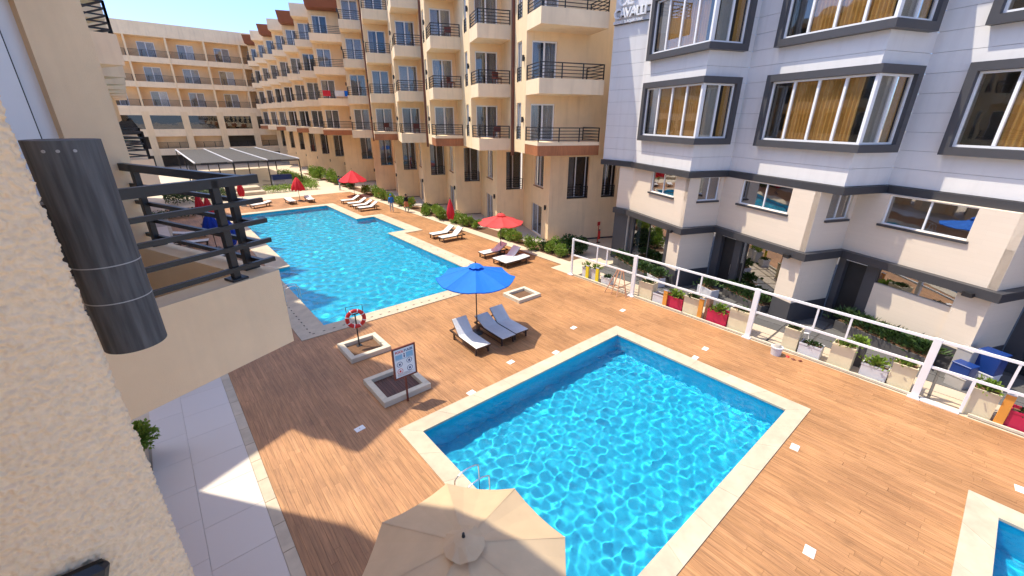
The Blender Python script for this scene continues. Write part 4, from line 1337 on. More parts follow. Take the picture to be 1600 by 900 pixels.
# clipped hedge blocks on the far terrace and by the left lawn
def hedge(label, x0, x1, y0, y1, h, mat, seed):
    root = empty('hedge', label, 'hedge', Tr((x0 + x1) / 2, (y0 + y1) / 2, 0))
    m = MB(); r = random.Random(seed)
    n = int((x1 - x0) * (y1 - y0) * 150) + 300
    for i in range(min(n, 5000)):
        c = Vector((r.uniform(x0, x1), r.uniform(y0, y1), h * (r.random() ** .4) * (0.8 + .25 * math.sin(r.uniform(0, 6) + 3 * x0))))
        ax = Vector((r.gauss(0, 1), r.gauss(0, 1), r.gauss(.5, 1))).normalized()
        sd = ax.orthogonal().normalized()
        s = r.uniform(.1, .2)
        m.add([c, c + ax * s * .5 + sd * s * .4, c + ax * s, c + ax * s * .5 - sd * s * .4], [(0, 1, 2, 3)], mat)
    part('foliage', m, root, I4)
    st = MB()
    for i in range(12):
        x = r.uniform(x0, x1); y = r.uniform(y0, y1)
        st.tube((x, y, -.02), (x + r.uniform(-.1, .1), y, h * .7), .02, 'bark', 5)
    part('stems', st, root, I4)
hedge('low clipped hedge in front of the dark pergola', 10.2, 16.2, 56.6, 58.0, .8, 'leaf_light', 1)
hedge('dark green hedge behind the balcony rail beside the walk', 0.8, 6.2, 54.2, 58.5, 1.4, 'leaf_dark', 2)
hedge('narrow bright hedge beyond the pergola path', 15.4, 17.0, 59.0, 74.0, .9, 'leaf_light', 3)
hedge('low hedge strip at the pool end of the left walk', -1.2, 2.6, 47.0, 48.4, .6, 'leaf_dark', 4)

# shrub in a long trough beside the grey walk
tr = empty('plant_trough', 'long cream trough against the wall beside the grey walk', 'planter', Tr(-1.95, 11.6, 0))
part('box', MB().bbox(-2.35, -1.72, 9.5, 13.2, -0.03, 0.42, 'coping', 0.02), tr, I4)
part('soil', MB().box(-2.25, -1.82, 9.6, 13.1, 0.42, 0.43, 'soil'), tr, I4)
bush('dense green shrub in the cream trough beside the grey walk', -1.84, 12.3, 0.42, 1.35, 5, 0.4, group=None)

# ------------------------------------------------------------------ square kerbed beds and floor cover plates
def bed(label, x0, x1, y0, y1, h, planks):
    root = empty('kerbed_bed', label, 'planting bed', Tr((x0 + x1) / 2, (y0 + y1) / 2, 0), 'square kerbed beds on the deck')
    b = 0.2
    part('kerb', MB().bbox(x0, x1, y0, y0 + b, 0, h, 'kerb', .012), root, I4)
    part('kerb', MB().bbox(x0, x1, y1 - b, y1, 0, h, 'kerb', .012), root, I4)
    part('kerb', MB().bbox(x0, x0 + b, y0 + b, y1 - b, 0, h - 0.001, 'kerb', .012), root, I4)
    part('kerb', MB().bbox(x1 - b, x1, y0 + b, y1 - b, 0, h - 0.001, 'kerb', .012), root, I4)
    part('soil', MB().box(x0 + b, x1 - b, y0 + b, y1 - b, 0.0, 0.03, 'soil'), root, I4)
    if planks:
        x = x0 + b + .01
        while x < x1 - b - .1:
            part('plank', MB().box(x, x + .085, y0 + b + .01, y1 - b - .01, 0.031, 0.06, 'darkplank'), root, I4)
            x += .095
    return root
bed('kerbed bed of bare soil under the life ring stand', 4.12, 5.68, 13.85, 15.35, 0.19, False)
bed('kerbed bed covered with dark planks behind the notice board', 3.95, 5.6, 10.68, 12.35, 0.2, True)
bed('kerbed empty bed between the two pools near the blue sunshade', 12.45, 13.93, 14.02, 15.3, 0.17, False)
plate = cached('plate', lambda: MB().bbox(-.14, .14, -.1, .1, 0, .012, 'plate', .006).mesh('cover_plate'))
knob = cached('pknob', lambda: MB().tube((0, 0, .012), (0, 0, .016), .018, 'boxgrey', 10).mesh('lock'))
for (x, y, w) in [(8.77, 0.55, 'on the open deck between the two nearest pools'), (11.95, 1.83, 'touching the pool edge near its near corner'), (14.65, -2.29, 'on the deck beyond the small corner pool'), (15.75, 10.32, 'on the deck in front of the wooden trestle'),
               (15.29, 6.05, 'on the deck in front of the red troughs'), (14.33, 5.97, 'touching the long side of the nearer pool'), (12.6, 10.6, 'on the deck past the far corner of the nearer pool'), (8.7, 10.22, 'beside the lounger feet'), (6.48, 9.62, 'touching the pool edge near the notice board'),
               (10.5, 9.64, 'touching the pool edge near the blue sunshade'), (2.99, 10.27, 'in the shade beside the planked bed')]:
    o = empty('cover_plate', 'small white square cover plate ' + w, 'cover plate', Tr(x, y, 0.002, 0.1), 'white cover plates on the deck')
    part('lid', plate, o, Tr(x, y, 0.002, 0.1)); part('lock', knob, o, Tr(x, y, 0.002))

# ------------------------------------------------------------------ sunshades
def parasol(label, x, y, top, rim, R, cloth, pole='brown_metal', rot=0.0, sides=8, vent=True, sag=0.085, group='open sunshades'):
    W = Tr(x, y, 0, rot)
    root = empty('sunshade', label, 'umbrella', W, group)
    part('base', MB().tube((0, 0, 0), (0, 0, .07), .27, 'planter_dark', 24, .22), root)
    part('pole', MB().tube((0, 0, .07), (0, 0, top - .05), .024, pole, 12), root)
    can = MB(); n = sides; rings = 6; sub = 4
    vs = []; fs = []
    def prof(t):   # 0 centre .. 1 rim
        return top + (rim - top) * (t ** 1.05)
    r0 = 0.09 if not vent else 0.06
    for i in range(rings + 1):
        t = r0 / R + (1 - r0 / R) * i / rings
        for j in range(n * sub):
            a0 = 2 * PI * (j // sub) / n; a1 = a0 + 2 * PI / n; k = (j % sub) / sub
            px = (1 - k) * math.cos(a0) + k * math.cos(a1); py = (1 - k) * math.sin(a0) + k * math.sin(a1)
            dip = -sag * 4 * k * (1 - k) * t
            vs.append((px * R * t, py * R * t, prof(t) + dip))
    q = n * sub
    for i in range(rings):
        for j in range(q):
            fs.append((i * q + j, (i + 1) * q + j, (i + 1) * q + (j + 1) % q, i * q + (j + 1) % q))
    can.add(vs, fs, cloth)
    cobj = part('canopy', can, root)
    hem = MB()
    for j in range(q):
        a = vs[rings * q + j]; b = vs[rings * q + (j + 1) % q]
        hem.add([a, b, (b[0] * .995, b[1] * .995, b[2] - .045), (a[0] * .995, a[1] * .995, a[2] - .045)], [(0, 1, 2, 3)], cloth)
    part('hem', hem, cobj)
    if vent:
        vv = []; fv = []
        for i, (rr, zz) in enumerate(((.01, top + .13), (.14, top + .085), (.3, top + .005))):
            for j in range(16):
                a = 2 * PI * j / 16
                vv.append((rr * math.cos(a), rr * math.sin(a), zz - (.035 if (i == 2 and j % 2) else 0)))
        for i in range(2):
            for j in range(16):
                fv.append((i * 16 + j, (i + 1) * 16 + j, (i + 1) * 16 + (j + 1) % 16, i * 16 + (j + 1) % 16))
        part('vent_cap', MB().add(vv, fv, cloth), cobj)
    part('finial', MB().tube((0, 0, top + .1), (0, 0, top + .19), .03, 'metal', 10, .018), root)
    for j in range(n):
        a = 2 * PI * j / n
        e = Vector((math.cos(a) * R * .985, math.sin(a) * R * .985, rim - .012))
        part('rib', MB().tube((0, 0, top - .02), e, .011, pole, 6), root)
        mid = Vector((0, 0, top - .02)).lerp(e, .5)
        part('strut', MB().tube((0, 0, top - .75), mid, .008, pole, 6), root)
        # stitched seam over each rib
        part('seam', MB().bar(Vector((math.cos(a) * .2, math.sin(a) * .2, prof(.2 / R) + .003)), Vector((math.cos(a) * R, math.sin(a) * R, rim + .003)), .022, .004, cloth), cobj)
    return root
def furled(label, x, y, top, low, rmax, cloth, lean=0.0, droop=1.0, seed=1, group='furled sunshades'):
    W = Tr(x, y, 0, seed) @ Matrix.Rotation(lean, 4, 'X')
    root = empty('furled_sunshade', label, 'umbrella', W, group)
    part('base', MB().tube((0, 0, 0), (0, 0, .07), .27, 'planter_dark', 24, .22), root)
    part('pole', MB().tube((0, 0, .05), (0, 0, top + .02), .024, 'brown_metal', 10), root)
    n = 32; rings = 9; vs = []; fs = []
    for i in range(rings + 1):
        t = i / rings
        r = rmax * (math.sin(min(1, t * droop) * PI * .5) ** .8) * (1 - .45 * max(0, t - .75) / .25 * (1 if droop > 1.1 else 0)) + .025
        for j in range(n):
            a = 2 * PI * j / n
            f = 1 + .28 * t * math.cos(8 * a + seed)
            vs.append((r * f * math.cos(a), r * f * math.sin(a), top + (low - top) * t + .05 * math.cos(8 * a) * t))
    for i in range(rings):
        for j in range(n):
            fs.append((i * n + j, (i + 1) * n + j, (i + 1) * n + (j + 1) % n, i * n + (j + 1) % n))
    part('canopy', MB().add(vs, fs, cloth), root, smooth=True)
    part('finial', MB().tube((0, 0, top), (0, 0, top + .1), .03, 'metal', 10, .015), root)
    return root
parasol('large sand coloured octagonal sunshade in front of the nearer pool', 2.2, 3.58, 2.82, 2.3, 1.6, 'sand_cloth', 'metal', R_(22.5))
parasol('bright blue open sunshade over three grey loungers', 9.1, 12.9, 2.98, 2.5, 1.6, 'blue_cloth', 'brown_metal', R_(10))
parasol('faded red open sunshade over the pinkish loungers', 16.84, 20.9, 2.66, 2.2, 1.5, 'coral_cloth', 'brown_metal', R_(14))
parasol('vivid red open sunshade at the far row of white loungers', 17.85, 49.1, 2.9, 1.75, 1.6, 'red_cloth', 'brown_metal', R_(5), vent=False)
parasol('open blue sunshade outside the frame, mirrored in the grey building window', 9.0, -0.9, 2.9, 2.4, 1.5, 'blue_cloth', 'brown_metal', 0.2) if False else None
furled('half folded bell shaped red sunshade between the two far loungers', 12.05, 49.6, 2.5, 1.15, .55, 'red_cloth', 0, 1.0, 2)
furled('slim furled red sunshade beside the two white loungers', 17.75, 28.4, 2.55, .95, .24, 'red_cloth', 0, 1.3, 3)
furled('furled red sunshade seen through the balcony rail', 2.75, 43.0, 2.6, .9, .3, 'red_cloth', 0, 1.2, 4)
furled('second furled red sunshade, slimmer and partly hidden by the other', 3.25, 41.6, 2.55, .9, .25, 'red_cloth', .03, 1.2, 5)
furled('furled dark blue sunshade seen through the balcony rail', 2.5, 34.2, 2.55, 1.1, .42, 'navy_cloth', 0, 1.1, 6)
furled('second furled dark blue sunshade, nearer the pool edge', 3.2, 32.6, 2.5, .5, .4, 'navy_cloth', .03, 1.2, 7)
furled('small furled red sunshade beyond the corner of the balcony rail', 6.8, 49.8, 2.5, 1.0, .25, 'red_cloth', 0, 1.3, 8)

# ------------------------------------------------------------------ sun loungers (foot at origin, head towards +y)
def lounger(label, x, y, rz, back, cloth, group='sun loungers around the pools', w=.66, L=2.0):
    W = Tr(x, y, 0, rz)
    root = empty('sun_lounger', label, 'sun lounger', W, group)
    h = .32; bl = .74
    for (p, q) in ((.04, .12), (w - .04, .12), (.04, L - .3), (w - .04, L - .3)):
        part('leg', MB().box(p - .03, p + .03, q - .03, q + .03, 0, h, 'brown_metal'), root)
    fr = MB()
    for p in (.022, w - .022):
        fr.box(p - .026, p + .026, 0, L - .02, h - .03, h + .045, 'brown_metal')
    for q in (.02, L * .45, L - .05):
        fr.box(.045, w - .045, q - .018, q + .018, h + .003, h + .04, 'brown_metal')
    for p in (.022, w - .022):
        fr.box(p - .012, p + .012, .14, L - .3, .09, .115, 'brown_metal')
    part('frame', fr, root)
    y0 = L - bl - .02
    seat = MB()
    n = 8; vs = []; fs = []
    for i in range(n + 1):
        t = i / n; yy_ = t * y0
        for (p, z) in ((.0, .0), (.05, .022), (w * .5, .012), (w - .05, .022), (w, .0)):
            vs.append((p, yy_, h + .048 + z + (.012 if i in (0, n) else 0) - (.012 if i == 0 else 0)))
        vs.append((w, yy_, h + .04)); vs.append((0, yy_, h + .04))
    for i in range(n):
        for j in range(7):
            fs.append((i * 7 + j, i * 7 + (j + 1) % 7, (i + 1) * 7 + (j + 1) % 7, (i + 1) * 7 + j))
    fs += [tuple(range(6, -1, -1)), tuple(range(n * 7, n * 7 + 7))]
    part('seat', seat.add(vs, fs, cloth), root)
    B = Matrix.Translation((0, y0 + .01, h + .05)) @ Matrix.Rotation(back, 4, 'X')
    part('backrest', MB().bbox(0.0, w, 0, bl, -.01, .028, cloth, .014, T=B), root)
    bf = MB().box(.0, .04, .02, bl, -.045, -.012, 'brown_metal', T=B).box(w - .04, w, .02, bl, -.045, -.012, 'brown_metal', T=B).box(.035, w - .035, bl - .06, bl - .01, -.043, -.013, 'brown_metal', T=B)
    part('back_frame', bf, root)
    if back > .25:
        e = B @ Vector((.06, bl * .6, -.04)); e2 = B @ Vector((w - .06, bl * .6, -.04))
        part('prop', MB().tube((e.x, e.y, e.z), (e.x, L - .1, h + .02), .012, 'brown_metal', 6).tube((e2.x, e2.y, e2.z), (e2.x, L - .1, h + .02), .012, 'brown_metal', 6), root)
    return root
lounger('grey lounger with raised back, half out of the blue sunshade\'s shadow', 7.92, 11.3, R_(-2), R_(48), 'sling')
lounger('grey lounger with low back beside the blue sunshade pole', 9.16, 11.25, R_(-1), R_(22), 'sling')
lounger('grey lounger farthest from the camera of the three under the blue sunshade', 9.87, 11.28, R_(-1.5), R_(40), 'sling')
lounger('white lounger with raised back behind the furled red sunshade', 15.2, 27.55, R_(-93), R_(36), 'white_sling')
lounger('white lounger with raised back in front of the furled red sunshade', 15.25, 26.3, R_(-90), R_(42), 'white_sling')
lounger('white lounger behind the faded red sunshade pole', 15.3, 21.35, R_(-92), R_(32), 'white_sling')
lounger('raised white lounger shaded by the faded red sunshade', 15.2, 19.75, R_(-90), R_(44), 'white_sling')
lounger('flat lounger nearest the camera in the faded red sunshade\'s shade', 15.2, 19.05, R_(-90), R_(4), 'white_sling')
for i, (yy_, bk, t) in enumerate([(45.4, 30, 'white lounger farthest along the row by the vivid red sunshade'), (43.5, 30, 'second white lounger from the vivid red sunshade'), (42.0, 28, 'third white lounger from the vivid red sunshade'), (40.6, 34, 'white lounger at the near end of the far row')]):
    lounger(t, 14.9 - .02 * i, yy_, R_(-92), R_(bk), 'white_sling')
lounger('low lounger on the pavilion side of the half folded red sunshade', 10.6, 47.6, R_(3), R_(8), 'white_sling')
lounger('low lounger on the hotel side of the half folded red sunshade', 12.35, 47.5, R_(-3), R_(12), 'white_sling')
lounger('pale lounger at the pool end beyond the balcony rail corner', 7.0, 48.2, R_(-70), R_(10), 'white_sling')
lounger('pale lounger beside the furled dark blue sunshades', 2.2, 35.2, R_(80), R_(14), 'white_sling')
lounger('pale lounger behind the furled red pair seen through the rail', 2.4, 38.3, R_(85), R_(10), 'white_sling')
lounger('pale lounger at the poolside nearest the balcony rail', 3.0, 30.6, R_(85), R_(10), 'white_sling')

# ------------------------------------------------------------------ life ring and notice board
lr = empty('life_ring_stand', 'red life ring hanging on a black post in the kerbed bed', 'life ring', Tr(4.84, 14.95, 0))
part('post', MB().tube((4.84, 14.95, 0.02), (4.84, 14.95, 1.42), .026, 'metal', 10), lr, I4)
part('cross_bar', MB().box(4.72, 4.96, 14.93, 14.97, 1.38, 1.42, 'metal'), lr, I4)
part('foot_plate', MB().box(4.74, 4.94, 14.85, 15.05, 0.03, 0.045, 'metal'), lr, I4)
def torus(R, r, n=36, m_=12):
    vs = []; fs = []
    for i in range(n):
        a = 2 * PI * i / n
        for j in range(m_):
            b = 2 * PI * j / m_
            vs.append(((R + r * math.cos(b)) * math.cos(a), r * .75 * math.sin(b), (R + r * math.cos(b)) * math.sin(a)))
    for i in range(n):
        for j in range(m_):
            fs.append((i * m_ + j, i * m_ + (j + 1) % m_, ((i + 1) % n) * m_ + (j + 1) % m_, ((i + 1) % n) * m_ + j))
    return vs, fs
Wr = Tr(4.82, 14.86, 1.25, R_(-12)) @ Matrix.Rotation(R_(-8), 4, 'X')
rg = part('ring', MB().add(*torus(.31, .075), 'red_paint'), lr, Wr, smooth=True)
for k in range(8):
    a = 2 * PI * k / 8 + .3
    Wb = Wr @ Matrix.Rotation(a, 4, 'Y')
    part('band', MB().tube((.31, 0, -.016), (.31, 0, .016), .079, 'reflect_white', 12), rg, Wb @ Matrix.Diagonal((1, .78, 1, 1)))
fr_ = MB()
for a, b in (((-.3, .02, .1), (-.3, .02, .5)), ((-.3, .02, .5), (.3, .02, .5)), ((.3, .02, .5), (.3, .02, .1))):
    fr_.tube(a, b, .011, 'brown_metal', 6)
part('wire_frame', fr_, lr, Wr)
nb = empty('notice_board', 'pool rules notice board in a red brown frame on a post', 'sign', Tr(4.68, 10.53, 0))
part('post', MB().box(4.655, 4.705, 10.535, 10.585, 0, 2.0, 'sign_frame'), nb, I4)
Wn = Tr(4.68, 10.52, .95)
bf = MB()
bf.box(-.38, -.33, -.03, .015, 0, 1.08, 'sign_frame').box(.33, .38, -.03, .015, 0, 1.08, 'sign_frame').box(-.33, .33, -.03, .015, 0, .05, 'sign_frame').box(-.33, .33, -.03, .015, 1.03, 1.08, 'sign_frame')
part('frame', bf, nb, Wn)
part('board', MB().box(-.33, .33, -.016, .0, .05, 1.03, 'print_white'), nb, Wn)
def print_rect(x0, x1, z0, z1, mat, d=0.0):
    return MB().box(x0, x1, -.0185 - d, -.0165, z0, z1, mat)
def face_txt(txt, size, x, z, mat, name='lettering'):
    letters(txt, size, Wn @ Matrix(((1, 0, 0, x), (0, 0, -1, -.0185), (0, 1, 0, z), (0, 0, 0, 1))), nb, .002, name, mat)
part('picture', print_rect(-.29, -.06, .68, .83, 'print_blue'), nb, Wn)
part('picture', print_rect(.06, .29, .68, .85, 'print_blue'), nb, Wn)
part('picture', print_rect(-.29, .29, .655, .672, 'print_blue'), nb, Wn)
face_txt('POOL', .105, -.29, .885, 'print_red')
face_txt('RULES', .105, .0, .885, 'print_navy')
fig = MB().tube((0, -.018, .82), (0, -.02, .82), .022, 'print_navy', 12).box(-.02, .02, -.0195, -.0165, .70, .79, 'print_navy')
part('figure', fig, nb, Wn)
for (cx, cz, c) in ((-.17, .5, 'print_navy'), (.15, .55, 'print_navy'), (-.17, .26, 'print_red'), (.15, .28, 'print_navy')):
    vs, fs = torus(.085, .008, 20, 4)
    ic = MB().add([(x + cx, -.0175 + y_ * .1, z + cz) for x, y_, z in vs], fs, c)
    ic.box(cx - .03, cx + .03, -.0195, -.0165, cz - .04, cz + .03, c)
    part('pictogram', ic, nb, Wn)
for i in range(5):
    part('text_line', print_rect(-.27, .27 - .06 * (i % 3), .085 + .022 * i, .094 + .022 * i, 'boxgrey'), nb, Wn)

# ------------------------------------------------------------------ white fence with planters behind
FX = 17.58
fence = empty('white_fence', 'white metal frame fence between the deck and the grey building', 'fence', Tr(FX, 5, 0))
FP = [15.25, 11.1, 5.4, 0.12, -5.2]
for y in FP:
    wd = .05 if y > 15 else .1
    part('post', MB().bbox(FX - .05, FX + .05, y - wd, y + wd, 0, 2.18, 'white_metal', .008), fence, I4)
    part('foot', MB().bbox(FX - .16, FX + .1, y - .16, y + .16, 0, .05, 'white_metal', .01), fence, I4)
for a, b in zip(FP[:-1], FP[1:]):
    a2, b2 = a - .1, b + .1
    part('top_rail', MB().box(FX - .035, FX + .035, b2, a2, 2.08, 2.16, 'white_metal'), fence, I4)
    part('mid_rail', MB().box(FX - .03, FX + .03, b2, a2, 1.17, 1.245, 'white_metal'), fence, I4)
    if b > 0 or True:
        gate = (b < -1)
        part('bottom_rail', MB().box(FX - .035, FX + .035, b2, (a2 - 1.15) if gate else a2, .03, .1, 'kerb'), fence, I4)
for y in (13.5, 12.85, 8.8, 7.7, 3.3, 2.3, -1.6, -2.7):
    part('upright', MB().box(FX - .025, FX + .025, y - .03, y + .03, 1.247, 2.078, 'white_metal'), fence, I4)
for y in (-0.95,):
    part('upright', MB().box(FX - .03, FX + .03, y - .04, y + .04, .05, 1.168, 'white_metal'), fence, I4)
part('threshold', MB().bbox(FX - .12, FX + .12, -.95, 0.0, 0, .05, 'white_metal', .01), fence, I4)
# narrow sandy slabs with dark joints behind the fence
yard = empty('yard_floor', kind='structure')
part('bedding', sheet(17.46, 34.0, -14.0, 15.0, [], -0.028, 'joint'), yard)
slabm = cached('slabm', lambda: MB().bbox(0, .62, 0, 1.16, 0, .03, 'slab', .006).mesh('slab'))
gslab = cached('gslab', lambda: MB().bbox(0, .62, 0, 1.16, 0, .03, 'greydark', .006).mesh('slab'))
y = -7.6
row = 0
while y < 14.5:
    x = 17.9
    c = 0
    while x < 21.6:
        part('slab', slabm if c < 2 else gslab, yard, Tr(x, y, -.03))
        x += .67; c += 1
    y += 1.24; row += 1
part('edge_strip', MB().box(17.47, 17.86, -9, 15.0, -.03, .0, 'coping'), yard, I4)

def planter(label, y0, y1, h, mat, x=17.72, d=.5, plant=0, seed=0, strip=None, name='planter_box'):
    root = empty(name, label, 'planter', Tr(x, (y0 + y1) / 2, 0), 'planters lined up behind the white fence')
    t = .03
    b = MB().box(x, x + t, y0, y1, 0, h, mat).box(x + d - t, x + d, y0, y1, 0, h, mat).box(x + t, x + d - t, y0, y0 + t, 0, h, mat).box(x + t, x + d - t, y1 - t, y1, 0, h, mat)
    b.box(x - .012, x + .04, y0 - .012, y1 + .012, h - .06, h + .006, mat)
    part('box', b, root, I4)
    part('soil', MB().box(x + t, x + d - t, y0 + t, y1 - t, h - .16, h - .09, 'soil'), root, I4)
    if plant:
        W = Tr(x + d / 2, (y0 + y1) / 2, h - .09, seed)
        part('foliage', sprig(*plant), root, W @ Matrix.Diagonal((1, max(.7, (y1 - y0) * 1.3), 1, 1)))
    return root
pl_a = (150, .12, 'leaf_light', 1, .17, .22)
pl_b = (120, .10, 'leaf_dark', 2, .17, .18)
pl_c = (170, .14, 'leaf_light', 3, .2, .34)
pl_s = (80, .22, 'leaf_light', 4, .12, .3, True)
planter('small white planter at the far end of the fence, left of a yellow board', 14.25, 14.6, .62, 'planter_grey', 17.75, .4, pl_s, 1)
planter('narrow white planter between the two yellow boards', 13.62, 13.95, .66, 'planter_grey', 17.75, .4, pl_s, 2)
planter('white trough beside the second yellow board', 12.66, 13.2, .45, 'planter_grey', 17.72, .42, pl_b, 3)
planter('tall cream planter just past the second fence post', 10.08, 10.85, .9, 'planter_cream', 17.72, .5, pl_b, 4)
planter('pale grey printed planter beside the first ochre board', 9.45, 10.0, .5, 'planter_grey', 17.72, .4, None, 5)
planter('crimson trough nearer the wooden trestle', 8.45, 9.38, .62, 'planter_red', 17.72, .45, pl_c, 6)
planter('cream planter between the two crimson troughs', 7.68, 8.4, .88, 'planter_cream', 17.72, .5, pl_b, 7)
planter('crimson trough beside the tall cream planter at the third post', 6.38, 7.25, .62, 'planter_red', 17.72, .45, pl_c, 8)
planter('tall cream planter against the third fence post', 5.52, 6.32, .98, 'planter_cream', 17.72, .52, pl_b, 9)
planter('cream planter behind the white lidded pot', 3.66, 4.18, .92, 'planter_cream', 17.72, .5, pl_b, 10)
planter('low pale trough beside the white lidded pot', 2.88, 3.6, .5, 'planter_grey', 17.72, .45, pl_b, 11)
planter('cream planter between the two low pale troughs', 1.93, 2.62, .9, 'planter_cream', 17.74, .5, pl_a, 12)
planter('dark grey planter standing behind the low pale trough', 1.75, 2.2, .85, 'planter_dark', 18.35, .45, pl_c, 13)
planter('low pale trough with bright leaves near the fourth fence post', .92, 1.66, .52, 'planter_grey', 17.74, .45, pl_c, 14)
planter('tall cream planter against the fourth fence post', .27, .88, .9, 'planter_cream', 17.72, .5, pl_a, 15)
planter('large cream planter past the gate with bright leaves', -1.58, -.98, .92, 'planter_cream', 17.7, .6, pl_c, 16)
planter('crimson trough at the near end of the fence', -2.75, -1.86, .6, 'planter_red', 17.7, .5, pl_b, 17)
planter('second crimson trough cut by the picture edge', -3.7, -2.85, .6, 'planter_red', 17.7, .5, pl_b, 18)
for (lab, y0, h, mat) in [('upright yellow board nearest the fence end', 14.05, .8, 'yellow'), ('upright yellow board beside the white trough', 13.35, .85, 'yellow'), ('ochre board beside the first crimson trough', 9.2, .85, 'orange'), ('ochre board before the second crimson trough', 7.45, 1.0, 'orange'), ('wide ochre board at the large cream planter', -1.84, 1.08, 'orange')]:
    wdt = .2
    o = empty('upright_board', lab, 'board', Tr(17.66, y0, 0), 'coloured upright boards along the fence')
    part('panel', MB().bbox(17.62, 17.7, y0, y0 + wdt, .0, h, mat, .006), o, I4)
    part('cap', MB().box(17.61, 17.71, y0 - .005, y0 + wdt + .005, h + .002, h + .02, 'planter_grey'), o, I4)
o = single('tall_planter', MB().bbox(17.85, 18.25, 7.28, 7.44, 0, 1.0, 'raw_wood', .01).box(17.9, 18.2, 7.3, 7.42, 1.0, 1.01, 'soil'), 'slim pinkish planter beside the second ochre board', 'planter')
# wooden trestle standing outside the fence
ts = empty('trestle', 'raw wood folding trestle leaning against the fence', 'trestle', Tr(17.1, 11.75, 0))
for (a, b) in (((16.9, 12.3, 0), (17.35, 11.95, 1.25)), ((16.92, 11.9, 0), (17.35, 11.85, 1.25)), ((17.15, 11.15, 0), (17.38, 11.6, 1.25)), ((16.85, 11.5, 0), (17.36, 11.7, 1.25)), ((17.42, 12.2, 0), (17.37, 11.9, 1.25)), ((17.42, 11.3, 0), (17.38, 11.65, 1.25))):
    part('leg', MB().bar(a, b, .035, .035, 'raw_wood'), ts, I4)
for (a, b) in (((17.36, 11.55, 1.24), (17.36, 12.0, 1.24)), ((17.04, 12.17, .42), (17.05, 11.6, .42)), ((17.24, 11.33, .5), (17.06, 11.6, .5))):
    part('rail', MB().bar(a, b, .03, .04, 'raw_wood'), ts, I4)
pot = empty('lidded_pot', 'small white lidded pot on the deck by the fence', 'pot', Tr(17.0, 4.1, 0))
part('body', MB().tube((17.0, 4.1, 0), (17.0, 4.1, .3), .17, 'planter_grey', 20, .2), pot, I4)
part('rim', MB().tube((17.0, 4.1, .3), (17.0, 4.1, .34), .215, 'planter_grey', 20), pot, I4)
part('lid', MB().tube((17.0, 4.1, .341), (17.0, 4.1, .44), .15, 'concrete', 20, .09), pot, I4)
for i, (x, y, lab, mt) in enumerate([(17.15, 3.72, 'red scrap of plastic beside the white lidded pot', 'red_paint'), (17.1, 3.5, 'brown fallen leaf nearer the white lidded pot', 'sign_frame'), (17.2, 3.3, 'brown fallen leaf farther from the white lidded pot', 'sign_frame')]):
    single('scrap', MB().add([(-.09, -.04, .005), (.06, -.07, .01), (.1, .05, .03), (-.03, .08, .012), (0, 0, .05)], [(0, 1, 4), (1, 2, 4), (2, 3, 4), (3, 0, 4)], mt), lab, 'litter', Tr(x, y, .0, i * 1.3))

# ------------------------------------------------------------------ things in the yard of the grey building
def trough(label, x0, x1, y0, y1, h, rz, mat, kind, n):
    W = Tr(x0, y0, 0, rz)
    root = empty('planter_trough', label, 'planter', W, 'troughs against the grey building')
    lx, ly = x1 - x0, y1 - y0
    part('box', MB().bbox(0, lx, 0, ly, 0, h, mat, .01), root)
    part('soil', MB().box(.04, lx - .04, .04, ly - .04, h, h + .01, 'soil'), root)
    for i in range(n):
        me = sprig(260, .26 if kind == 's' else .15, 'leaf_dark', 20 + i % 3, .26, .5, kind == 's')
        part('foliage', me, root, W @ Matrix.Translation((lx / 2, ly * (i + .5) / n, h)) @ Matrix.Rotation(i, 4, 'Z'))
    return root
trough('dark trough with bushy plants below the first shop window', 19.9, 20.5, 12.0, 15.2, .45, -TH, 'planter_dark', 'b', 5)
trough('grey trough with a bushy plant beside the corner pier', 19.6, 20.1, 10.9, 11.9, .5, -TH, 'planter_grey', 'b', 2)
trough('white low trough near the corner pier', 20.3, 20.8, 8.3, 9.3, .45, -TH, 'planter_grey', 'b', 1)
trough('long dark bed of spiky plants below the strip window', 20.1, 20.7, .2, 3.6, .4, -TH, 'planter_dark', 's', 7)
trough('dark trough with low plants below the second shop window', 20.5, 21.0, 6.0, 8.4, .35, -TH, 'planter_dark', 'b', 4)
def chair(label, x, y, rz):
    W = Tr(x, y, 0, rz)
    root = empty('white_chair', label, 'chair', W, 'white outdoor chairs')
    for (p, q, dx) in ((-.2, -.2, -.04), (.2, -.2, .04)):
        part('leg', MB().tube((p + dx, q - .03, 0), (p, q, .44), .014, 'white_metal', 7), root)
    for (p, q, dx) in ((-.2, .2, -.04), (.2, .2, .04)):
        part('leg', MB().tube((p + dx, q + .08, 0), (p, q, .44), .014, 'white_metal', 7), root)
    part('seat', MB().bbox(-.23, .23, -.23, .23, .43, .46, 'white_metal', .02), root)
    part('backrest', MB().bbox(-.22, .22, .2, .23, .56, .84, 'white_metal', .01, T=Matrix.Rotation(R_(-8), 4, 'X')), root)
    for p in (-.2, .2):
        part('back_post', MB().tube((p, .21, .44), (p, .29, .84), .014, 'white_metal', 7), root)
chair('white chair in the yard behind the third fence panel', 19.0, 3.9, R_(120))
chair('white chair in the yard at the picture edge', 18.9, -2.6, R_(60))
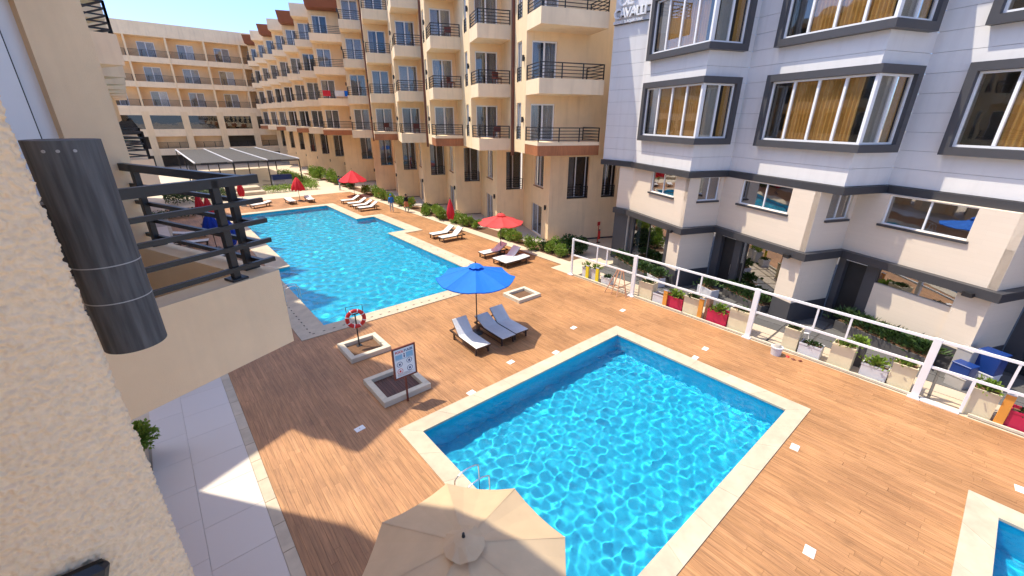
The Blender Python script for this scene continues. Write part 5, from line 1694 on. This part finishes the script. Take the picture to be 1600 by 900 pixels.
for (lab, x, y, z, sx, sy, sz, mt) in [('grey lower box of the near stack against the corner pier', 19.3, -.85, 0, .45, .5, .42, 'boxgrey'), ('blue box on top of the near grey box', 19.3, -.85, .42, .45, .5, .45, 'boxblue'), ('tall grey box behind the blue box by the pier', 19.8, -.75, 0, .42, .42, 1.25, 'boxgrey'), ('big blue lidded box behind the grey ones', 19.95, -1.4, .55, .5, .6, .75, 'boxblue'), ('pale grey box under the big blue box', 19.95, -1.4, 0, .5, .6, .55, 'planter_grey')]:
    W = Tr(x, y, z, -TH)
    o = empty('storage_box', lab, 'box', W, 'storage boxes by the corner pier')
    part('body', MB().bbox(0, sx, 0, sy, 0, sz - .05, mt, .015), o)
    part('lid', MB().bbox(-.015, sx + .015, -.015, sy + .015, sz - .05, sz - .003, mt, .012), o)
ex = empty('fire_extinguisher', 'red fire extinguisher on a stand against the cream end wall', 'extinguisher', Tr(24.2, 18.6, 0))
part('stand', MB().box(24.1, 24.3, 18.5, 18.7, 0, .06, 'metal').box(24.17, 24.23, 18.66, 18.69, .06, 1.25, 'red_paint'), ex, I4)
part('cylinder', MB().tube((24.2, 18.58, .3), (24.2, 18.58, .85), .085, 'red_paint', 16).tube((24.2, 18.58, .85), (24.2, 18.58, .93), .085, 'red_paint', 16, .03), ex, I4)
part('valve', MB().box(24.12, 24.26, 18.54, 18.62, .93, 1.0, 'metal'), ex, I4)
part('sign_plate', MB().box(24.05, 24.35, 18.68, 18.7, 1.27, 1.55, 'red_paint'), ex, I4)
pt = empty('covered_doorway', 'cream porch with a beam and pillar between the hotel and the grey building', 'porch', Tr(25.5, 17.0, 0))
part('beam', MB().box(24.2, 28.0, 15.6, 16.6, 2.9, 3.8, 'cream'), pt, I4)
part('pillar', MB().box(24.2, 24.7, 15.7, 16.3, 0, 2.9, 'cream'), pt, I4)
part('back_wall', MB().box(27.8, 28.0, 14.5, 20.0, 0, 8.0, 'cream_dark'), pt, I4)
part('doorway', MB().box(27.7, 27.79, 16.8, 18.0, 0, 2.4, 'door_dark'), pt, I4)

# ------------------------------------------------------------------ pergola and small things on the far terrace
pg = empty('pergola', 'dark metal pergola with a slatted grey roof on the far terrace', 'pergola', Tr(10, 74, 0))
px0, px1, py0, py1, pz = 4.5, 15.6, 61.0, 88.0, 3.35
for i, x in enumerate(np.linspace(px0, px1, 4)):
    part('beam', MB().box(x - .06, x + .06, py0, py1, pz + .02, pz + .16, 'planter_grey'), pg, I4)
    for y in (py0 + .2, (py0 + py1) / 2, py1 - .2):
        part('post', MB().box(x - .06, x + .06, y - .06, y + .06, 0, pz, 'metal'), pg, I4)
for y in (py0, py1):
    part('edge_beam', MB().box(px0, px1, y - .07, y + .07, pz - .14, pz + .0, 'metal'), pg, I4)
y = py0 + .2
while y < py1:
    part('slat', MB().box(px0 + .07, px1 - .07, y, y + .62, pz + .03, pz + .07, 'roofsheet'), pg, I4)
    y += .75
scr = MB()
for i in range(9):
    scr.box(px0 - .05, px0 + .0, py0 + .3 + i * 1.1, py0 + .36 + i * 1.1, 0, pz, 'metal')
part('side_screen', scr, pg, I4)
for i in range(2):
    part('hand_rail', MB().bar((11.0, 61.5, .9 - .45 * i), (13.2, 60.0, .9 - .45 * i), .05, .05, 'metal'), pg, I4)
bx = empty('towel_bin', 'white bin with a blue top under the pergola', 'bin', Tr(13.6, 63.2, 0))
part('body', MB().bbox(12.5, 14.7, 62.7, 63.7, 0, .75, 'planter_grey', .03), bx, I4)
part('lid', MB().bbox(12.45, 14.75, 62.65, 63.75, .752, 1.35, 'boxblue', .06), bx, I4)
tb_ = empty('terrace_step', 'low cream step block beside the pergola', 'step', Tr(8, 60, 0))
part('lower_step', MB().bbox(5.2, 10.2, 56.5, 60.6, -.01, .35, 'coping', .02), tb_, I4)
part('upper_step', MB().bbox(5.2, 10.0, 58.0, 60.6, .352, .7, 'coping', .02), tb_, I4)

# ------------------------------------------------------------------ people (one continuous body each)
def person(label, x, y, rz, h, top, legs, head_cover=None, skirt=None, stride=.08, arm=.1):
    W = Tr(x, y, 0.0, rz)
    root = empty('person', label, 'person', W)
    s = h / 1.75
    V = [(0, 0, .98), (0, .0, 1.18), (0, .01, 1.40), (0, 0, 1.50), (0, -.01, 1.58), (0, -.02, 1.70),
         (.09, 0, .93), (.10, -stride, .50), (.10, -stride * .7, .09), (.11, -stride - .13, .035),
         (-.09, 0, .93), (-.10, stride, .50), (-.10, stride * 1.6, .09), (-.11, stride * 1.2 - .10, .035),
         (.18, 0, 1.40), (.24, -.01, 1.14), (.25, -arm, .90), (.25, -arm - .03, .80),
         (-.18, 0, 1.40), (-.24, .02, 1.14), (-.25, -arm * .6, .90), (-.25, -arm * .6 - .03, .80)]
    Rr = [.15, .14, .15, .065, .085, .095, .095, .065, .045, .04, .095, .065, .045, .04, .06, .045, .035, .035, .06, .045, .035, .035]
    Ed = [(0, 1), (1, 2), (2, 3), (3, 4), (4, 5), (0, 6), (6, 7), (7, 8), (8, 9), (0, 10), (10, 11), (11, 12), (12, 13), (2, 14), (14, 15), (15, 16), (16, 17), (2, 18), (18, 19), (19, 20), (20, 21)]
    me = bpy.data.meshes.new('body')
    me.from_pydata([(a * s, b * s, c * s) for a, b, c in V], Ed, [])
    for m_ in (top, legs, 'skin'):
        me.materials.append(M[m_])
    o = bpy.data.objects.new('body', me)
    link(o, root, W)
    md = o.modifiers.new('skin', 'SKIN'); md.use_smooth_shade = True
    for i, sv in enumerate(me.skin_vertices[0].data):
        sv.radius = (Rr[i] * s, Rr[i] * s * (.72 if i in (0, 1, 2) else 1)); sv.use_root = (i == 0)
    sb = o.modifiers.new('sub', 'SUBSURF'); sb.levels = 1; sb.render_levels = 2
    dg = bpy.context.evaluated_depsgraph_get()
    m2 = bpy.data.meshes.new_from_object(o.evaluated_get(dg))
    o.modifiers.clear()
    o.data = m2
    m2.materials.clear()
    for m_ in (top, legs, 'skin'):
        m2.materials.append(M[m_])
    mi = []
    for p in m2.polygons:
        c = p.center
        z = c.z / s
        if z > 1.5 or (abs(c.x) / s > .19 and z < .92): k = 2
        elif z < .95: k = 1
        else: k = 0
        if z < .06: k = 2
        mi.append(k)
    m2.polygons.foreach_set('material_index', mi)
    m2.polygons.foreach_set('use_smooth', [True] * len(m2.polygons))
    hair = MB(); vs = []; fs = []
    for i in range(6):
        a = PI * .62 * i / 5
        for j in range(10):
            b = 2 * PI * j / 10
            vs.append((.108 * s * math.sin(a) * math.cos(b), (.01 + .115 * math.sin(a) * math.sin(b)) * s, (1.67 + .115 * math.cos(a)) * s))
    for i in range(5):
        for j in range(10):
            fs.append((i * 10 + j, (i + 1) * 10 + j, (i + 1) * 10 + (j + 1) % 10, i * 10 + (j + 1) % 10))
    part('head_scarf' if head_cover else 'hair', hair.add(vs, fs, head_cover or 'black_wear'), root, smooth=True)
    if skirt:
        vs = []; fs = []
        for i, (zz, r) in enumerate(((1.05, .155), (.85, .23), (.55, .27))):
            for j in range(14):
                b = 2 * PI * j / 14
                vs.append((r * s * math.cos(b), r * .85 * s * math.sin(b), zz * s))
        for i in range(2):
            for j in range(14):
                fs.append((i * 14 + j, (i + 1) * 14 + j, (i + 1) * 14 + (j + 1) % 14, i * 14 + (j + 1) % 14))
        part('skirt', MB().add(vs, fs, skirt), root, smooth=True)
    return root
person('person in blue top and head cover standing on the poolside path', 17.15, 37.9, R_(160), 1.72, 'blue_wear', 'pale_wear', 'blue_wear', None, .05, .18)
person('person in black top and orange skirt standing by the bushes', 18.35, 37.2, R_(200), 1.7, 'black_wear', 'pale_wear', 'black_wear', 'orange_wear')
person('person in navy shirt and pale trousers walking by the vivid red sunshade', 17.9, 53.9, R_(100), 1.75, 'navy', 'pale_wear', None, None, .12)

# ------------------------------------------------------------------ things left on the hotel balconies
def balcony_chair(label, k, li, p, q, rz):
    W = bay_matrix(18.5, YS[k]) @ Matrix.Translation((p, q, LEV[li][1])) @ Matrix.Rotation(rz, 4, 'Z')
    root = empty('balcony_chair', label, 'chair', W, 'dark red chairs on the hotel balconies')
    for a, b in ((-.22, -.2), (.22, -.2), (-.22, .22), (.22, .22)):
        part('leg', MB().box(a - .02, a + .02, b - .02, b + .02, 0, .4, 'sign_frame'), root)
    part('seat', MB().bbox(-.26, .26, -.25, .25, .4, .47, 'sign_frame', .02), root)
    part('backrest', MB().bbox(-.26, .26, .2, .27, .47, .85, 'sign_frame', .02), root)
balcony_chair('dark red chair on the upper balcony of the second bay', 1, 1, 1.6, 1.0, .3)
balcony_chair('dark red chair on the lowest balcony of the second bay', 1, 0, 1.55, .9, -.4)
balcony_chair('dark red chair on the upper balcony of the third bay', 2, 1, 1.6, .9, .8)
balcony_chair('dark red chair on the top visible balcony of the third bay', 2, 2, 1.5, .9, -.2)
balcony_chair('dark red chair on the lowest balcony of the fourth bay', 3, 0, 1.5, .9, .1)
balcony_chair('dark red chair on the lowest balcony of the fifth bay', 4, 0, 1.4, .9, .4)
def towel(label, k, li, p0, p1, mat):
    W = bay_matrix(18.5, YS[k]) @ Matrix.Translation((0, 0, LEV[li][1]))
    m = MB(); n = 8; vs = []; fs = []
    for i in range(n + 1):
        x = p0 + (p1 - p0) * i / n; wv = .015 * math.sin(i * 1.7)
        vs += [(x, .035 + wv, .25), (x, .03, .84), (x, .07, .90), (x, .11, .84), (x, .115 - wv, .45)]
    for i in range(n):
        for j in range(4):
            fs.append((i * 5 + j, (i + 1) * 5 + j, (i + 1) * 5 + j + 1, i * 5 + j + 1))
    single('towel', m.add(vs, fs, mat), label, 'towel', W, 'towels drying on the hotel balconies')
towel('red towel over the rail of the wide balcony', 6, 1, .6, 1.5, 'red_cloth')
towel('white towel over the rail of the wide balcony', 6, 1, 2.0, 3.1, 'white_sling')
towel('blue towel over the rail of the wide balcony', 6, 1, 3.15, 3.6, 'blue_cloth')
